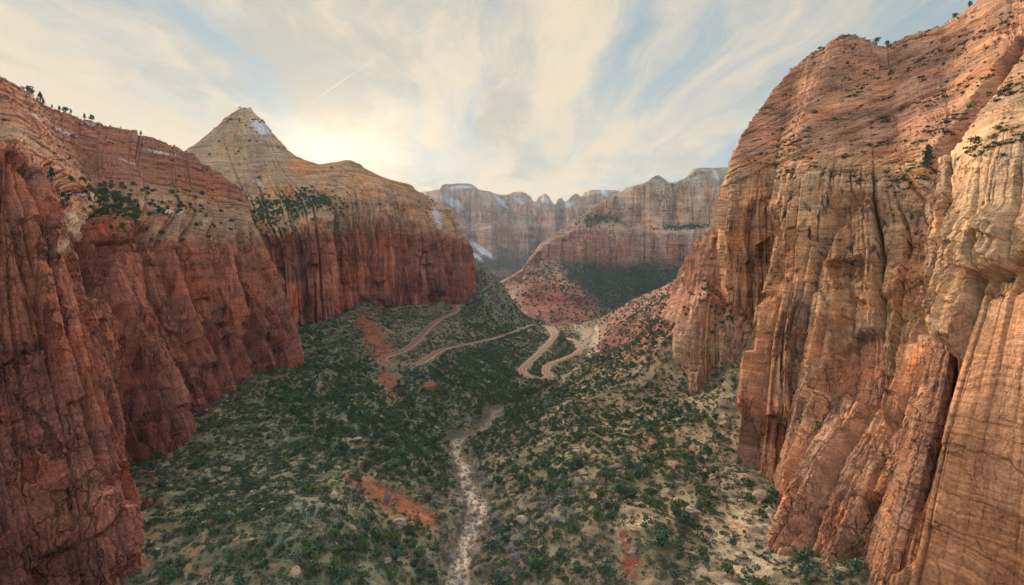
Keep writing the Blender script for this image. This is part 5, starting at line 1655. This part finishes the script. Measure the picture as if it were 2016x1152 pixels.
bl_d = 0.40 * (1 - smooth(V['ds'], 3, 7)) * (V['fw'] < 700)
for cx, cy, rx, ry, rot, g in ((1470, 1040, 90, 90, 0, .05), (1250, 800, 220, 120, -15, .010), (1350, 900, 120, 80, 0, .014), (1400, 1090, 120, 60, 0, .02), (520, 960, 170, 70, 15, .045), (780, 990, 90, 32, 28, .09), (1270, 640, 110, 50, -25, .02), (700, 870, 120, 60, 0, .004), (265, 1080, 40, 60, 0, .08), (320, 920, 40, 50, 0, .09), (430, 820, 60, 20, -30, .06), (540, 755, 50, 14, -30, .05), (1530, 1010, 40, 80, 0, .09), (740, 670, 20, 50, -30, .05), (765, 755, 14, 30, 0, .06), (1238, 1100, 20, 46, 0, .05), (1370, 780, 40, 30, 0, .05)):
    bl_d = np.maximum(bl_d, blob(vx, vy, cx, cy, rx, ry, rot) * g)
Rq, ri, rj = sample(V, bl_d * smooth(V['dr'], 7, 10), rng, 0.0)
Rq = Rq[seen(Rq, 0.6)[0]]
Rs = 0.35 + 1.5 * rng.random(len(Rq)) ** 3.2
topr, restr = split_largest(Rq, Rs, 240)
for k in topr:
    a, b, f = (float(v) for v in pixel_of(Rq[k]))
    ds_ = polyline_dist(np.array([Rq[k][0]]), np.array([Rq[k][1]]), ST[::3])[0][0]
    red = 660 < a < 870 and 930 < b < 1040
    o = link('boulder', (RSTONE[rng.integers(3)] if red else (STONE + SLABS)[rng.integers(9)]))
    s_ = float(Rs[k]) * 0.9
    o.location = (float(Rq[k][0]), float(Rq[k][1]), float(Rq[k][2]) + s_ * 0.2)
    o.rotation_euler = (0.3 * rng.normal(), 0.3 * rng.normal(), rng.random() * 6.283)
    o.scale = (s_, s_, s_)
    near = beside(Rq[k], 12)
    size = 'large' if s_ > 1.35 else 'small' if s_ < 0.85 else 'mid-sized'
    if near:
        tag(o, f'{size} loose stone lying by {near}', 'boulder', 'stones near the great boulders')
    elif ds_ < 14:
        tag(o, f'{size} loose pale stone in the dry stream bed', 'boulder', 'stones of the stream bed')
    elif red:
        tag(o, f'{size} reddish stone fallen on the red landslip scar', 'boulder', 'stones on the landslip scar')
    elif a < 900:
        tag(o, f'{size} pale stone in the rubble on the grey-green slope', 'boulder', 'stones of the grey-green slope')
    elif b > 960:
        tag(o, f'{size} sandstone block on the rubble apron under the orange wall', 'boulder', 'blocks of the rubble apron')
    else:
        tag(o, f'{size} pale stone between junipers on the tan boulder slope', 'boulder', 'stones of the tan slope')
scatter('rubble', STONE + SLABS, Rq[restr], Rs[restr] * 0.9, rng, 'small pale rubble strewn along the stream and slopes', 'rubble', tilt=0.3)

foot_d = 0
for cx, cy, rx, ry, rot, g in ((262, 1070, 26, 60, 8, .05), (300, 930, 30, 50, 20, .05), (370, 855, 50, 14, -30, .05), (470, 785, 60, 12, -28, .04), (560, 745, 40, 10, -22, .03), (1520, 975, 40, 30, 0, .05), (1530, 1060, 20, 50, 0, .06), (1600, 1130, 40, 30, 0, .05), (1380, 775, 40, 14, 0, .03), (660, 628, 40, 8, 0, .01), (760, 603, 60, 6, 0, .01)):
    foot_d = np.maximum(foot_d, blob(vx, vy, cx, cy, rx, ry, rot) * g)
Kq, _, _ = sample(V, foot_d, rng, 0.0)
Kq = Kq[seen(Kq, 1.0)[0]]
Ks = 0.7 + 2.2 * rng.random(len(Kq)) ** 2.2
topk, restk = split_largest(Kq, Ks, 110)
for k in topk:
    a, b, f = (float(v) for v in pixel_of(Kq[k]))
    red = a < 900
    o = link('boulder', (RSTONE if red else STONE + SLABS)[rng.integers(3 if red else 9)])
    s_ = float(Ks[k])
    o.location = (float(Kq[k][0]), float(Kq[k][1]), float(Kq[k][2]) + s_ * 0.25)
    o.rotation_euler = (0.35 * rng.normal(), 0.35 * rng.normal(), rng.random() * 6.283); o.scale = (s_, s_, s_)
    size = 'large' if s_ > 1.9 else 'small' if s_ < 1.2 else 'mid-sized'
    tag(o, f'{size} reddish block fallen at the foot of the red jointed wall' if red else f'{size} pale block fallen against the foot of the orange wall', 'boulder', 'fallen blocks under the red wall' if red else 'fallen blocks under the orange wall')
if restk.sum():
    scatter('talus', RSTONE + STONE, Kq[restk], Ks[restk], rng, 'broken talus blocks heaped along the cliff feet', 'rubble', tilt=0.3)
# ------------------------------------------------------------------ air
hz_lo, hz_hi = -345.0, 900.0
hb = np.array([(x_, y_, z_) for x_ in (-7000, 7000) for y_ in (-600, 6200) for z_ in (hz_lo, hz_hi)], float)
hf = np.array([[0, 1, 3, 2], [4, 6, 7, 5], [0, 4, 5, 1], [2, 3, 7, 6], [0, 2, 6, 4], [1, 5, 7, 3]])
m_haze, nh = material('valley_haze')
pv = nh.new('ShaderNodeVolumePrincipled')
pv.inputs['Color'].default_value = (0.52, 0.70, 1.0, 1)
pv.inputs['Density'].default_value = 0.000028
pv.inputs['Anisotropy'].default_value = 0.25
ho = nh.new('ShaderNodeOutputMaterial')
nh.t.links.new(pv.outputs[0], ho.inputs['Volume'])
tag(link('haze', mesh_from('haze', hb, hf, False), m_haze), 'thin blue evening haze filling the canyon air', 'haze', kind='stuff')
